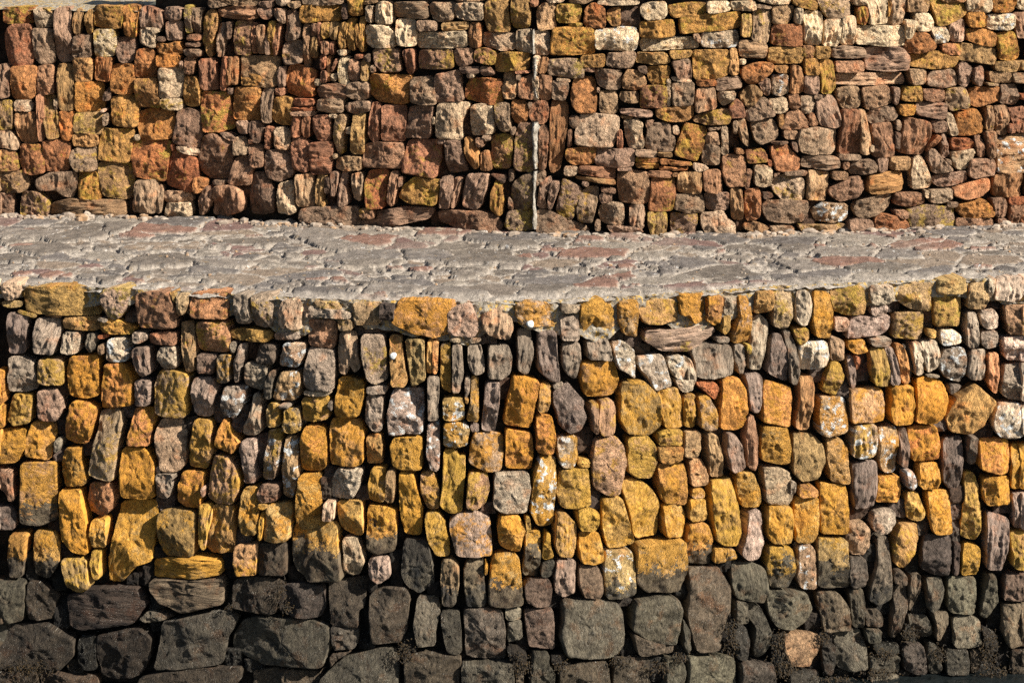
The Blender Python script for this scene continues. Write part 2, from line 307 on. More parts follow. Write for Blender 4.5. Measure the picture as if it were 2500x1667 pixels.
def parse(txt):
    out = []
    for l in txt.strip().split('\n'):
        t = l.split(); out.append((t[0], np.array([[float(x) for x in q.split(',')] for q in t[1:]])))
    return out
UPPER = parse("""
b62Y 3,21 36,18 77,17 78,57 38,60 5,57
baaY 83,23 111,21 127,36 126,67 86,68
a87v 132,27 145,21 169,20 170,149 153,153 142,152 132,138
a85vY 177,34 188,21 201,29 197,50 191,85 183,87 176,73
a83vY 204,46 210,29 223,23 223,82 214,84 209,77
b83Y 227,16 297,15 297,50 293,70 245,69 227,63
c83Yv 300,17 314,12 337,18 335,38 329,94 302,86
a88v 339,23 352,15 390,27 396,61 390,71 341,67
a88 400,20 421,18 440,23 441,48 421,53 400,46
a88 405,54 425,52 442,55 439,99 406,99
988Y 448,15 465,15 466,81 451,81
997v 467,23 490,21 486,50 485,82 468,82
c95Y 501,31 515,25 527,36 525,69 518,96 512,140 503,136 491,92 493,61
a53 10,78 25,62 72,61 76,88 78,138 71,161 38,163 19,159 13,126
a99 78,72 124,73 126,138 126,156 96,158 81,142 78,107
888 175,92 191,87 220,86 219,140 178,142 174,122
ccaY 228,75 276,73 280,92 276,137 230,139
978 281,94 325,92 327,119 325,145 312,155 291,153 281,126
bbav 339,68 377,69 390,73 388,80 377,82 378,115 369,118 339,107
c83 380,115 382,105 406,109 432,101 444,124 442,132 413,135 385,132
a75 456,86 488,85 488,100 456,100
865 452,105 485,103 487,115 453,116
889 447,122 467,121 488,123 487,140 459,140 448,132
b73 334,122 356,119 374,126 377,161 377,189 352,191 327,189 328,153
e93 379,136 436,135 435,151 429,163 383,165
c95 174,145 218,143 222,161 221,199 184,200
b73v 230,142 272,142 268,172 265,200 229,195
c84 26,166 46,164 84,163 83,207 82,233 71,243 26,241
b86 86,163 124,161 126,184 128,230 87,232
a84v 136,163 153,159 173,161 178,199 178,268 153,270 142,264
d93 184,203 214,201 249,204 247,268 222,275 184,274
c83 271,161 291,158 325,159 324,207 321,230 291,230 270,222
b84Y 327,195 379,193 385,230 388,264 333,262 327,230
ccb 387,168 440,165 442,191 439,239 388,240
b75 448,142 471,142 470,183 448,182
ca9 436,151 445,151 444,168 437,168
a64v 483,147 518,145 524,180 529,220 494,220 484,207
c94 445,189 476,191 485,207 482,260 459,261 445,253
ccaY 390,243 441,242 441,269 406,270 391,262
976v -8,161 15,157 21,172 19,237 0,240 -8,237
985Y -8,249 24,248 28,268 27,317 -8,318
bba 33,247 69,245 77,260 73,274 34,272
a75v 87,234 105,233 103,253 111,298 105,344 94,344 90,291
a84Yv 106,234 129,234 132,260 142,291 142,337 115,341 105,298
d83 142,274 177,272 178,302 176,342 153,344 145,329
dba 245,268 257,266 257,274 245,276
ccc 130,243 140,242 140,259 132,260
aaaY 249,283 260,277 264,285 258,308 251,309
c94Y 270,239 298,233 327,236 332,268 330,311 298,311 271,304
c83YR 333,276 367,267 415,270 423,291 415,339 344,341 332,310
967R 430,274 455,268 486,276 488,344 482,362 452,360 417,348 427,306
d84Y 487,226 551,228 559,260 566,314 536,322 494,321 488,276
c96v 33,279 82,276 86,306 87,350 57,354 44,344 36,314
ba8v -8,323 23,321 40,352 38,369 19,364 -8,360
b95Y 180,279 245,276 247,306 245,327 230,331 210,325 180,325
c95 177,329 209,327 233,331 237,352 230,359 178,358
c94YR 245,316 323,320 320,352 312,398 276,396 238,390 241,344
ccc 324,331 339,330 339,344 325,344
b63 415,354 424,353 423,369 416,369
dcb 427,358 452,358 484,367 483,382 455,377 432,369
a74Y -8,367 23,369 38,379 43,417 0,418 -8,417
b74Y 45,356 96,354 104,386 106,421 77,428 52,424 45,394
b74Y 101,346 153,344 168,352 168,367 165,413 153,419 111,419 103,383
a97Y 168,373 191,360 234,362 234,415 214,419 184,419 170,394
c73Y 318,346 383,344 413,348 408,398 400,442 352,436 327,430 321,394 317,367
b63Y 415,368 448,377 478,390 478,432 463,471 425,459 402,452 409,402
955R 494,337 515,328 543,341 564,352 562,406 551,438 509,438 486,421 482,383
a76v 574,386 600,383 612,406 608,452 574,455 555,448 562,413
985Y -8,419 50,420 65,436 63,463 50,470 -8,470
988v 86,440 119,423 182,419 184,452 172,484 153,480 134,465 98,467 87,457
c82Y 191,421 237,422 242,459 246,487 191,487 189,452
a85Y 238,399 321,402 322,440 318,485 283,483 251,478 241,429
c84 471,434 501,440 497,459 484,474 469,471
a98 515,442 551,441 547,452 517,453
855 -8,474 28,474 27,526 -8,526
a76Y 50,470 92,470 117,494 111,528 48,528 48,497
985h 117,509 132,496 172,487 297,489 305,524 295,530 153,530 118,526
a97v 329,444 377,442 383,459 377,522 321,518 327,482
a97v 381,452 392,455 397,482 388,523 377,520 379,482
db9 398,468 457,469 465,486 461,497 421,497 399,494
dca 402,498 459,497 465,513 464,530 400,530
b87v 483,486 497,457 515,457 513,497 504,509 497,524 482,526
b76v 520,457 559,453 582,467 591,494 585,517 547,530 513,526 517,494
544 383,90 402,91 402,103 383,101
655 264,214 270,214 268,245 249,249 251,230
665v 130,245 138,245 138,268 132,268
997 506,2 556,-4 559,13 521,21 508,19
ba7 521,-4 621,-4 623,15 586,19 556,11
b86h 529,23 556,17 623,16 624,47 575,49 533,41
c86h 556,29 621,26 621,38 556,38
977 625,22 659,20 665,36 651,50 632,42
877 628,6 665,3 663,20 632,18
cba 672,-4 699,-4 701,13 686,16 672,10
ba7Y 702,6 730,4 730,17 720,22 703,17
aa8 736,-4 830,-4 830,11 785,15 736,12
a98v 667,21 694,23 694,57 686,58 669,42
a98v 697,29 714,24 726,42 730,65 731,92 713,99 694,103 695,69
c92Y 732,15 774,13 825,16 827,31 822,52 781,54 736,57 730,38
433 832,11 847,11 847,47 835,47
c92Y 848,-4 883,-4 883,38 854,40 848,19
bb6 885,4 919,2 919,8 885,14
a98v 531,60 547,59 546,96 540,140 527,138
644v 550,55 563,55 561,96 550,96
a65Y 571,54 611,52 611,99 607,136 569,132 569,92
a75v 613,57 625,59 625,132 613,130
a86v 625,63 644,63 643,132 625,132
a87v 646,88 655,84 657,134 647,134
c93Yv 653,55 670,54 669,88 661,136 648,136 651,84
a75v 670,59 683,58 678,107 670,138 663,136
a86v 739,61 755,60 754,111 753,165 737,164 741,111
a84v 757,94 772,92 773,142 757,142
854v 758,59 772,59 772,90 758,91
a54v 773,57 782,57 782,115 774,115
b93Yv 784,57 802,55 802,92 785,96
b95Yv 804,55 823,55 820,99 805,98
a65v 785,101 802,103 801,134 785,132
a54v 804,103 814,103 812,136 802,134
b93Yv 825,59 843,55 842,119 825,119
c93Yv 845,48 865,46 864,126 845,119
b83Yv 866,61 876,61 875,119 868,115
c93Yv 877,44 888,43 887,92 883,130 873,119
a98Y 690,109 728,98 736,115 734,153 713,159 690,159 686,130
dcc 820,124 843,122 843,137 829,137
aaav 892,17 908,13 908,55 902,57 892,50
ccbv 917,11 934,4 952,11 954,59 938,60 917,57
aa8h 957,8 1034,5 1042,23 1042,45 996,47 959,41
ddd 892,63 938,63 961,82 959,117 912,118 892,107
b87Y 908,122 967,122 971,142 976,176 934,178 919,165 910,149
a54v 980,124 1005,122 1009,168 1000,184 990,178
a64v 780,136 794,136 793,168 781,172
a64v 781,174 797,174 797,202 782,202
b85v 796,138 804,140 802,201 797,195
a54 806,174 820,142 822,151 810,176
ccaY 825,142 848,141 846,176 846,210 825,202
c87 850,149 862,145 877,157 875,195 866,199 850,198
b95Yv 879,151 892,149 901,161 896,199 881,197
665 881,145 900,129 903,153 889,151
c64 864,134 884,134 881,145 865,145
99a 903,161 915,161 915,178 904,178
ccc 768,193 781,195 781,210 768,210
ccc 806,182 820,180 820,199 807,199
b53v 540,141 553,142 552,184 549,222 537,221 538,176
a74v 554,142 565,142 563,207 552,207
a74v 566,140 578,142 577,207 565,207
ba6 586,140 628,139 672,142 674,210 651,214 586,209
b83 586,180 640,184 642,209 590,210
866v 676,165 692,165 692,214 676,212
778 554,216 565,216 564,232 555,230
d94 569,216 632,216 634,253 632,297 605,295 571,291 567,253
889v 640,218 667,216 663,260 659,302 640,298 637,253
a64 670,216 692,216 692,234 672,234
c94Y 669,241 693,237 713,242 709,283 705,307 678,306 663,291
d84Y 699,163 728,161 768,174 766,199 762,237 728,238 693,228 694,188
b53h 714,242 764,242 764,260 714,260
b63h 711,263 766,262 764,272 712,271
b87 709,273 765,273 764,285 711,284
955h 783,209 820,205 845,214 841,243 778,240 774,218
ba8h 774,244 835,242 834,276 804,277 772,270
aa9 848,205 873,201 896,203 898,224 892,244 866,245 845,235
987 841,254 866,249 898,249 898,274 862,280 843,270
ddc 802,280 820,280 820,290 804,289
d94Y 904,182 950,184 999,188 994,222 992,253 965,256 919,249 900,233 900,199
a53v 711,285 732,286 730,333 724,336 709,334
853v 735,287 755,286 753,336 736,335
a54 762,285 801,283 804,306 804,344 774,344 764,318
dc8Y 822,285 837,281 843,291 835,329 833,375 822,377 811,341 814,298
ccc 843,313 856,311 856,329 841,327
cb5Y 860,281 887,280 887,318 885,377 862,377 852,369 858,318
a54v 902,254 917,253 926,268 921,346 904,346 896,329
a54 931,260 984,262 986,291 982,346 931,344 931,302
966 994,264 1055,260 1052,302 1045,339 986,337 992,302
b98 575,297 602,295 605,318 602,328 579,327
756 607,298 636,298 642,318 632,350 615,350 607,325
b54 646,309 669,314 659,337 658,365 644,365 646,337
bba 669,314 686,311 704,321 703,365 690,367 669,362
b98 533,325 559,325 571,337 569,346 556,344
bb9 569,337 596,336 602,360 600,379 567,380
a64 605,339 615,342 615,354 605,352
a76 605,358 636,354 641,383 640,408 609,409 605,375
a77R 648,371 674,367 707,370 712,406 709,432 674,446 651,432 644,402
a44R 709,339 736,337 752,352 751,383 753,415 743,423 714,413 707,367
a54h 754,351 806,348 808,367 801,425 758,426 755,386
ee9 811,377 819,377 820,388 813,388
cb7 816,390 843,382 877,386 879,417 839,419 815,413
b76 890,354 919,349 977,352 980,367 975,413 919,411 881,408 885,371
b54Y 992,346 1015,344 1072,346 1072,390 1061,434 1026,430 980,421 984,383
766 613,425 640,423 655,448 667,478 663,520 632,526 603,524 607,452
ccbv 678,450 705,445 713,459 714,494 720,517 709,523 678,520 676,490
ba7v 718,429 758,425 762,459 764,503 743,507 724,505 724,467
b95v 770,430 793,429 789,459 783,497 778,505 768,501
433 793,436 804,432 806,471 791,474
867v 806,421 825,423 820,459 818,480 804,478
b98v 829,421 845,424 843,459 846,501 827,505 822,494 825,459
bb8v 854,427 881,423 883,459 877,492 860,486 858,452
b63Y 896,419 942,417 940,440 934,509 892,511 889,440
b76v 952,421 969,421 969,448 957,505 944,494 948,448
976 973,432 983,432 980,455 971,459
cb5 783,494 791,490 791,507 783,507
987 734,513 766,506 869,507 871,536 866,559 804,553 732,540
a65Y 875,511 908,509 910,536 877,534
966h 873,538 919,536 912,520 988,507 1055,511 1042,536 938,557 873,559
bb9 1050,8 1105,8 1105,48 1086,55 1058,52 1049,31
bba 1108,11 1132,7 1176,10 1177,50 1140,52 1109,42
ba7 1109,-4 1174,-4 1174,5 1113,5
b94Y 1184,6 1236,2 1239,34 1242,78 1190,78 1182,46
b94Y 1247,-4 1285,-4 1291,34 1291,68 1255,70 1246,57
a75 1293,2 1312,0 1312,17 1295,19
db8Y 1310,23 1327,8 1354,11 1353,46 1358,71 1314,75 1309,46
dcb 1327,-4 1377,-4 1375,6 1343,10
c93Y 1358,13 1415,11 1419,31 1415,57 1362,57 1357,34
b73 1429,23 1448,8 1477,21 1478,57 1475,70 1434,67 1425,57
b84Y 1484,23 1515,19 1515,63 1496,66 1480,46
aa6 1389,-4 1457,-4 1429,11 1392,10
bba 1461,4 1560,2 1560,13 1496,15 1461,12
ba9 1017,51 1063,53 1065,77 1019,77
b95Yh 1077,57 1141,55 1141,73 1079,77
b85v 1144,57 1170,57 1172,88 1169,118 1142,115
ccb 1017,82 1136,77 1137,115 1086,119 1017,118
cb9 1177,81 1209,80 1255,84 1255,122 1228,124 1178,113
aaa 1260,75 1299,73 1301,92 1301,130 1258,124 1260,99
cba 1301,77 1337,76 1343,103 1339,136 1301,134
d92Y 1350,71 1400,68 1448,71 1450,96 1450,132 1412,134 1343,134 1346,103
dddW 1454,75 1496,69 1549,69 1560,92 1549,124 1457,122 1454,96
b95Y 1389,58 1421,57 1421,66 1389,66
965Y 1021,126 1100,122 1105,145 1105,168 1056,170 1021,168
b87 1108,121 1151,119 1154,153 1140,161 1115,163 1109,142
b64Y 1157,122 1190,119 1211,130 1205,159 1178,157 1158,149
c94Y 1209,134 1236,128 1289,130 1289,145 1287,172 1243,174 1211,176 1207,153
dcb 1301,138 1318,138 1318,153 1312,161 1311,191 1301,191
b85v 1320,141 1339,142 1333,180 1312,180 1316,153
a99Y 1339,147 1381,143 1423,149 1425,191 1389,191 1338,184
a82Y 1419,138 1475,133 1477,147 1473,165 1427,165 1419,153
a99 1484,131 1549,128 1553,140 1542,165 1511,168 1481,161
866h 1119,165 1167,164 1169,180 1125,180
966 1170,163 1193,164 1207,180 1201,186 1174,186
bbb 1139,180 1157,181 1155,192 1139,191
c65 1258,174 1293,173 1293,179 1258,181
889 1260,183 1271,182 1271,198 1260,197
a87 1425,166 1452,166 1452,177 1425,175
a97 1002,193 1044,188 1056,195 1063,256 1029,258 1000,251 1000,222
a87 1061,184 1117,173 1121,207 1128,247 1075,252 1063,245 1060,214
c73Y 1144,195 1190,191 1220,199 1222,230 1220,256 1190,256 1132,243 1134,214
db8 1228,178 1257,178 1258,199 1263,214 1255,243 1230,241 1224,222 1228,203
b75 1266,195 1297,184 1301,184 1301,245 1266,239 1264,214
b86 1314,184 1346,188 1345,222 1343,245 1316,245 1314,214
cbb 1299,188 1314,188 1316,214 1314,245 1301,245
aa9 1348,199 1387,201 1387,222 1379,247 1346,242
c84Y 1402,193 1450,191 1456,222 1457,253 1454,276 1412,276 1396,256 1394,230
99a 1454,170 1517,172 1515,218 1488,220 1461,210 1454,188
bb7Y 1465,224 1503,224 1507,241 1509,274 1496,280 1465,274 1463,249
ba9 1457,214 1465,216 1464,228 1457,226
bb9 1358,192 1392,194 1392,202 1360,199
ccb 1069,256 1113,253 1140,254 1139,268 1125,295 1125,341 1075,339 1063,333 1063,302
ddc 1148,260 1170,256 1201,260 1202,291 1204,327 1163,331 1149,329 1146,295
aa8Y 1207,256 1228,252 1242,256 1243,291 1247,318 1228,325 1214,314 1207,276
c84 1249,245 1285,249 1288,276 1285,298 1258,304 1249,283
988 1288,251 1299,251 1297,268 1290,266
a75 1297,249 1333,247 1339,268 1337,295 1324,304 1297,298 1291,283
a74v 1346,249 1381,251 1387,268 1385,306 1377,352 1375,375 1366,413 1346,425 1340,402 1341,325
999 1390,285 1412,283 1415,302 1404,318 1390,306
cba 1415,285 1450,279 1511,285 1511,314 1496,360 1454,360 1406,352 1406,325
ccc 1054,287 1061,287 1061,304 1053,304
99a 1249,311 1260,312 1255,331 1245,327
b9a 1069,341 1086,341 1086,354 1065,352
867R 1088,344 1117,344 1125,367 1140,417 1094,425 1088,383
b84v 1130,339 1148,339 1165,375 1169,406 1157,414 1144,398 1134,375
965 1159,337 1178,339 1180,360 1163,360
ba9 1177,331 1197,332 1195,346 1178,344
a74v 1174,373 1190,369 1197,390 1200,416 1174,419 1172,394
b85Y 1199,333 1228,329 1249,333 1250,367 1243,411 1205,413 1196,383 1197,352
a76Y 1266,304 1301,302 1301,367 1301,419 1266,417 1253,406 1258,344
a65 1316,304 1337,314 1339,344 1331,413 1314,413 1314,364
ddcR 1302,297 1314,302 1316,337 1310,367 1312,409 1302,413 1301,367 1295,318
a65v 1387,318 1396,318 1396,358 1384,360
c84Y 1381,365 1408,362 1454,362 1452,383 1450,402 1400,404 1381,390
b9a 1456,365 1496,364 1547,365 1549,386 1545,408 1496,409 1454,404
b54v 1507,321 1519,318 1522,352 1519,364 1507,363
bbb 1377,408 1408,408 1410,421 1400,432 1377,429
a75h 1415,408 1501,409 1501,440 1412,425
a85h 1406,432 1500,440 1501,453 1408,440
978v 1075,436 1102,430 1105,459 1094,511 1070,509 1075,467
b87v 1107,436 1128,434 1121,467 1107,509 1100,507 1103,471
a88v 1140,427 1174,425 1193,430 1186,459 1174,501 1159,513 1130,505 1130,471
b83Yv 1211,436 1224,434 1224,471 1228,486 1224,524 1213,527 1195,509 1199,471
544 1197,425 1237,429 1228,452 1205,432
777 1241,415 1253,415 1253,440 1241,446
887Y 1253,448 1278,429 1300,421 1301,459 1301,501 1285,511 1253,511 1247,471
888 1241,480 1251,494 1251,515 1239,513
998 1302,417 1331,419 1331,436 1316,452 1304,459
a88v 1320,444 1343,434 1346,448 1327,494 1337,509 1327,513 1310,505 1314,474
b99v 1346,444 1366,446 1366,459 1346,513 1337,511 1337,482
977Y 1373,438 1419,461 1412,494 1396,538 1366,528 1357,513 1366,474
a97Y 1419,471 1438,459 1462,461 1459,490 1446,545 1412,543 1408,513
b9a 1421,444 1438,446 1436,457 1421,455
a66 1467,459 1503,463 1503,474 1469,471
966 1464,474 1494,476 1494,494 1465,498
aaa 1467,503 1496,497 1522,501 1524,528 1522,553 1496,551 1469,543 1461,520
a88 1507,411 1542,411 1542,418 1507,418
965 1069,517 1113,515 1174,517 1205,528 1224,551 1216,566 1144,570 1071,543
998Y 1239,518 1266,513 1300,512 1302,536 1301,564 1258,566 1230,555
999 1312,515 1343,518 1381,536 1419,551 1440,567 1381,570 1310,570 1306,536
998 1454,540 1466,539 1466,566 1451,564
b98 1480,553 1560,555 1572,570 1496,572
ddcv 966,49 1010,49 1012,77 1011,113 983,114 968,109 964,77
c93Y 983,453 1010,434 1073,442 1067,478 1061,502 1002,499 971,483
ccaY 1565,15 1590,8 1625,5 1630,34 1619,48 1579,50 1565,38
c94Y 1634,15 1686,7 1724,8 1724,34 1690,42 1644,45 1636,31
dda 1728,6 1781,4 1785,27 1751,33 1728,33
cca 1785,6 1843,3 1848,23 1835,28 1789,26
ddb 1850,-8 1931,-8 1930,11 1885,11 1854,4
c93Y 1938,-4 1992,0 1999,11 1996,28 1957,19 1938,11
cb9Y 2003,-8 2076,-4 2076,42 2030,48 2015,34 2005,11
c92Y 1563,55 1644,49 1648,77 1646,89 1605,94 1564,92 1563,73
c92Y 1660,46 1728,36 1808,30 1806,69 1736,78 1665,84
cb5Yv 1812,35 1837,36 1835,90 1811,90
cb8Yv 1843,27 1858,17 1883,23 1885,50 1877,105 1858,104 1837,98 1841,61
aa8 1850,11 1885,17 1883,23 1850,21
cb7Y 1889,17 1942,16 1938,42 1927,61 1888,59
cccv 1944,21 1961,21 1961,59 1943,59
ddaYv 1969,30 2009,31 2009,57 2003,111 1969,110 1967,69
dddv 2019,50 2057,49 2051,114 2013,113 2015,77
a63Y 1889,63 1957,61 1959,88 1961,114 1889,111 1887,86
ccaY 1565,98 1628,92 1690,92 1705,105 1705,119 1644,122 1569,126
ca8 1692,85 1705,81 1714,98 1709,107 1697,99
bbbW 1716,80 1801,76 1805,94 1804,115 1751,118 1713,114
a96h 1810,99 1866,103 1875,115 1869,143 1810,141 1807,119
cb5Y 1556,130 1625,129 1635,145 1635,155 1598,159 1552,153
cb4Y 1635,126 1692,124 1686,141 1640,146
c94Y 1693,126 1743,123 1780,124 1778,153 1778,184 1751,193 1697,194 1694,161
da6v 1783,121 1799,119 1804,161 1804,182 1789,184 1781,180
ccc 1805,146 1822,145 1822,158 1806,159
ca4Y 1880,119 1919,116 1961,117 1963,142 1957,155 1900,157 1881,153
b85Y 1962,113 1988,113 1990,142 1964,142
ba3Y 1992,115 2030,116 2026,145 1994,145
b96 1519,191 1531,172 1559,176 1577,191 1579,209 1552,222 1521,218
b92Y 1582,165 1632,161 1638,172 1625,207 1590,207 1582,188
443 1556,165 1579,161 1581,184 1561,176
976v 1640,151 1686,149 1690,196 1657,195 1648,172
998 1661,145 1684,145 1686,155 1663,155
cba 1640,188 1690,197 1690,203 1644,199
b73 1701,197 1749,196 1750,210 1705,212
987h 1751,193 1804,187 1812,199 1812,216 1789,220 1750,222
b73R 1814,168 1843,155 1866,153 1889,157 1887,172 1873,188 1854,203 1831,207 1812,188
d95 1862,155 1889,156 1885,180 1869,188 1858,172
b84 1890,163 1927,161 1928,180 1900,180
b85v 1934,161 1957,165 1961,191 1961,228 1931,228
c93Y 1965,147 1996,143 2003,165 2001,184 1969,184 1964,165
b82Yv 2006,149 2036,150 2037,184 2040,214 2026,229 2005,228 2005,191
b88v 1967,186 2000,186 2000,230 1980,232 1967,228
aa6Yv 1514,226 1560,225 1559,253 1537,253 1514,245
964Y 1564,214 1602,209 1628,212 1628,264 1590,264 1565,266
cbb 1628,195 1638,195 1637,260 1630,262
a97 1640,207 1674,201 1695,203 1694,230 1690,256 1667,260 1642,259
ca8v 1703,218 1745,214 1748,245 1749,266 1728,270 1701,277 1698,245
ccb 1753,226 1797,224 1793,245 1766,261 1755,245
bbbW 1889,186 1923,183 1927,199 1928,228 1904,236 1887,230
a85v 1810,230 1833,209 1846,210 1864,230 1846,253 1829,266 1812,247
a87 1852,203 1879,191 1883,214 1879,237 1866,232 1858,214
a99 1824,268 1866,239 1877,245 1894,283 1866,291 1827,298
dca 1879,245 1919,239 1928,268 1912,277 1892,277
b86 1928,232 1950,230 1957,264 1931,268
baa 1956,237 1988,235 1991,264 1988,277 1961,279
999 1990,232 2009,232 2009,243 1990,243
b98v 1998,237 2034,233 2049,264 2055,306 2045,313 2007,308 1996,283
b9ah 1514,268 1556,267 1592,272 1592,285 1556,287 1517,279
b84Y 1603,268 1651,262 1693,258 1693,283 1678,298 1636,299 1605,287
b96Y 1698,287 1743,272 1781,267 1784,291 1780,305 1728,306 1697,300
a54R 1780,262 1799,242 1816,256 1822,288 1785,290
a85 1515,284 1546,287 1546,293 1517,289
ccc 1523,295 1556,293 1571,302 1567,325 1573,344 1571,362 1537,363 1529,337
865 1575,298 1598,293 1594,302 1579,318
a99 1584,306 1613,300 1634,304 1640,329 1648,337 1646,369 1621,371 1577,364 1579,333
bbav 1642,310 1657,308 1659,329 1644,328
b72YR 1674,304 1728,316 1724,337 1716,360 1703,396 1674,388 1648,379 1659,344
a97 1716,377 1720,350 1758,360 1758,402 1736,404 1716,398
ca8 1728,325 1753,323 1757,356 1728,352 1720,346
99a 1730,314 1762,310 1758,318 1732,321
bbb 1762,310 1778,311 1778,344 1780,377 1762,379 1762,344
a97v 1790,297 1802,295 1801,329 1793,329
ba7v 1802,295 1820,291 1827,329 1831,360 1816,352 1806,325
a97 1835,300 1892,293 1900,314 1902,341 1858,352 1846,344
b84 1902,283 1915,279 1917,302 1904,314
c97 1908,314 1925,279 1944,267 1957,272 1976,306 1975,312 1923,321
b86 1975,279 1988,276 1999,306 1978,310
b97 1915,321 1950,321 1950,341 1919,341
cb9 1957,318 1996,312 2042,318 2046,337 2042,367 2030,377 1984,378 1959,373 1952,344
99ah 1552,365 1603,369 1602,386 1552,383
a85h 1605,373 1642,374 1642,385 1607,383
b73Yh 1552,386 1610,386 1609,398 1552,398
c82Yh 1552,400 1609,400 1608,413 1556,411
b73 1611,388 1634,390 1632,402 1613,402
b73Yh 1632,392 1690,398 1688,406 1636,404
b73h 1611,408 1682,411 1678,418 1611,416
cba 1693,400 1720,402 1732,413 1705,421 1694,415
b86YR 1764,383 1789,380 1820,386 1822,425 1820,455 1778,458 1766,432
a74 1797,364 1814,364 1818,377 1797,377
b74Y 1822,369 1866,365 1875,386 1873,398 1827,400
865 1883,348 1925,346 1923,353 1892,355
c85R 1884,360 1923,354 1938,375 1957,390 1957,417 1923,421 1896,417 1887,386
b63 1876,390 1885,392 1886,408 1877,408
988h 1965,385 2019,382 2049,386 2053,411 2019,417 1963,409
877 1934,348 1946,348 1950,375 1938,367
b75h 1584,419 1640,419 1640,434 1584,434
b85 1642,423 1657,423 1655,432 1642,432
b97 1509,427 1548,419 1582,423 1586,452 1582,497 1552,499 1514,494 1510,459
b74Y 1594,435 1648,436 1648,471 1642,515 1613,517 1586,515 1588,474
ca6v 1657,425 1705,421 1714,425 1713,455 1709,473 1674,473 1655,469
b86v 1718,419 1758,415 1762,440 1767,469 1751,473 1720,467
a65 1824,415 1837,416 1833,440 1829,463 1820,461
cca 1843,406 1866,404 1887,411 1885,455 1866,459 1843,452
998 1917,420 1973,419 1973,430 1919,430
998 1889,425 1908,423 1892,435
cbaY 1889,440 1919,429 1961,436 1965,459 1963,488 1912,489 1892,467
cb7Yv 1978,419 2030,425 2024,455 2019,492 1973,488 1973,455
a86 2034,421 2072,421 2072,440 2036,440
a97 1649,478 1714,474 1720,497 1718,520 1674,520 1648,513
b88 1724,474 1780,471 1778,513 1728,513 1722,494
b96v 1784,462 1812,464 1814,497 1814,538 1789,536 1785,497
c85Y 1822,465 1856,462 1860,482 1856,532 1827,543 1820,509
655 1864,474 1885,471 1889,482 1866,488
988 1868,494 1919,490 1973,492 1975,520 1961,543 1931,547 1877,540 1868,517
cb8W 1988,517 2015,497 2072,501 2072,536 2034,547 1996,540
b95Yv 1582,520 1628,520 1628,547 1626,576 1590,574 1582,547
ba9v 1538,505 1571,501 1575,524 1571,559 1548,561 1537,547
a87Y 1642,524 1703,521 1703,551 1690,578 1644,578 1640,547
cba 1713,524 1766,515 1778,536 1795,547 1795,574 1728,574 1713,551
a97 1881,555 1912,552 1943,557 1936,574 1885,576
b96 1818,547 1850,545 1877,555 1875,574 1854,570 1820,561
ba6Y 1954,551 2034,551 2072,551 2072,572 1996,572 1965,570
ccb 2086,-8 2114,-8 2118,13 2088,15
ddav 2120,4 2130,-8 2168,-8 2170,57 2126,61 2126,34
cc9v 2181,-8 2214,-8 2214,23 2206,63 2172,59 2176,31
c92v 2170,4 2177,8 2176,23 2170,46
c73Yv 2097,18 2118,17 2122,38 2118,63 2097,59
cb7Y 2220,-8 2271,-8 2272,19 2267,31 2221,31
ddd 2239,34 2271,34 2283,59 2275,78 2241,77
ddbv 2214,50 2238,51 2235,80 2225,96 2216,96
c93Y 2277,4 2306,2 2357,8 2362,34 2332,54 2313,61 2290,63 2283,31
ca6 2302,-8 2359,-8 2355,6 2306,7
cca 2361,-8 2424,-8 2424,15 2417,31 2365,29
c82Y 2428,-8 2484,-8 2484,19 2474,31 2430,31
ccc 2485,-8 2512,-8 2512,27 2489,23
c82Y 2366,33 2409,31 2408,67 2371,68 2365,50
dddW 2417,38 2476,35 2476,69 2462,75 2417,73
a76v 2478,33 2512,31 2512,92 2485,93 2482,57
dddv 2059,42 2089,41 2091,77 2088,111 2057,109 2059,73
dda 2097,65 2130,64 2206,66 2216,77 2214,111 2168,114 2097,109
cccW 2277,69 2309,65 2321,92 2317,103 2286,109 2279,88
b73 2233,81 2267,82 2286,111 2283,122 2244,132 2216,130 2214,111
ca9v 2319,61 2353,46 2361,69 2363,99 2332,105 2325,88
c83Y 2367,73 2405,72 2434,84 2432,115 2397,111 2366,99
c82Y 2438,84 2476,78 2485,99 2493,142 2474,148 2445,147 2440,115
aa9h 2036,122 2061,113 2114,119 2116,140 2084,145 2038,142
a88h 2122,119 2168,114 2202,118 2223,142 2220,170 2168,175 2119,170
c85Y 2304,109 2348,107 2348,134 2317,136 2304,124
b95 2353,107 2397,111 2436,122 2432,160 2397,155 2347,147
c86 2043,151 2109,150 2110,176 2072,179 2043,178
c94Y 2229,138 2267,128 2298,126 2321,140 2344,138 2329,165 2286,170 2229,163
db9h 2042,184 2130,180 2212,181 2213,207 2130,209 2042,207
bb7 2221,171 2264,171 2260,205 2229,210
ba9 2277,176 2330,170 2340,191 2340,209 2302,215 2269,210 2269,189
b89 2344,165 2357,152 2378,168 2374,199 2359,215 2346,207
978 2380,172 2401,161 2404,188 2399,214 2378,199
b95Y 2436,153 2512,149 2512,172 2466,177 2436,174
ba6 2422,177 2468,178 2474,195 2470,204 2424,202
996h 2474,180 2512,180 2512,205 2478,203
ba7Y 2413,203 2441,205 2440,211 2415,210
ba7 2047,220 2080,211 2101,214 2105,245 2099,264 2065,267 2049,245
b97 2107,216 2168,210 2179,237 2179,253 2145,264 2120,270 2112,245
977 2183,216 2200,216 2195,256 2185,256
c93Y 2214,214 2250,211 2252,249 2206,247 2204,235
a65 2254,219 2308,218 2309,249 2283,252 2258,245
ba7Y 2315,220 2359,214 2369,245 2368,264 2325,272 2315,249
c84 2378,218 2443,214 2446,245 2390,263 2374,256
a98 2447,209 2487,207 2493,245 2485,258 2447,253
b63 2493,230 2512,230 2512,245 2497,245
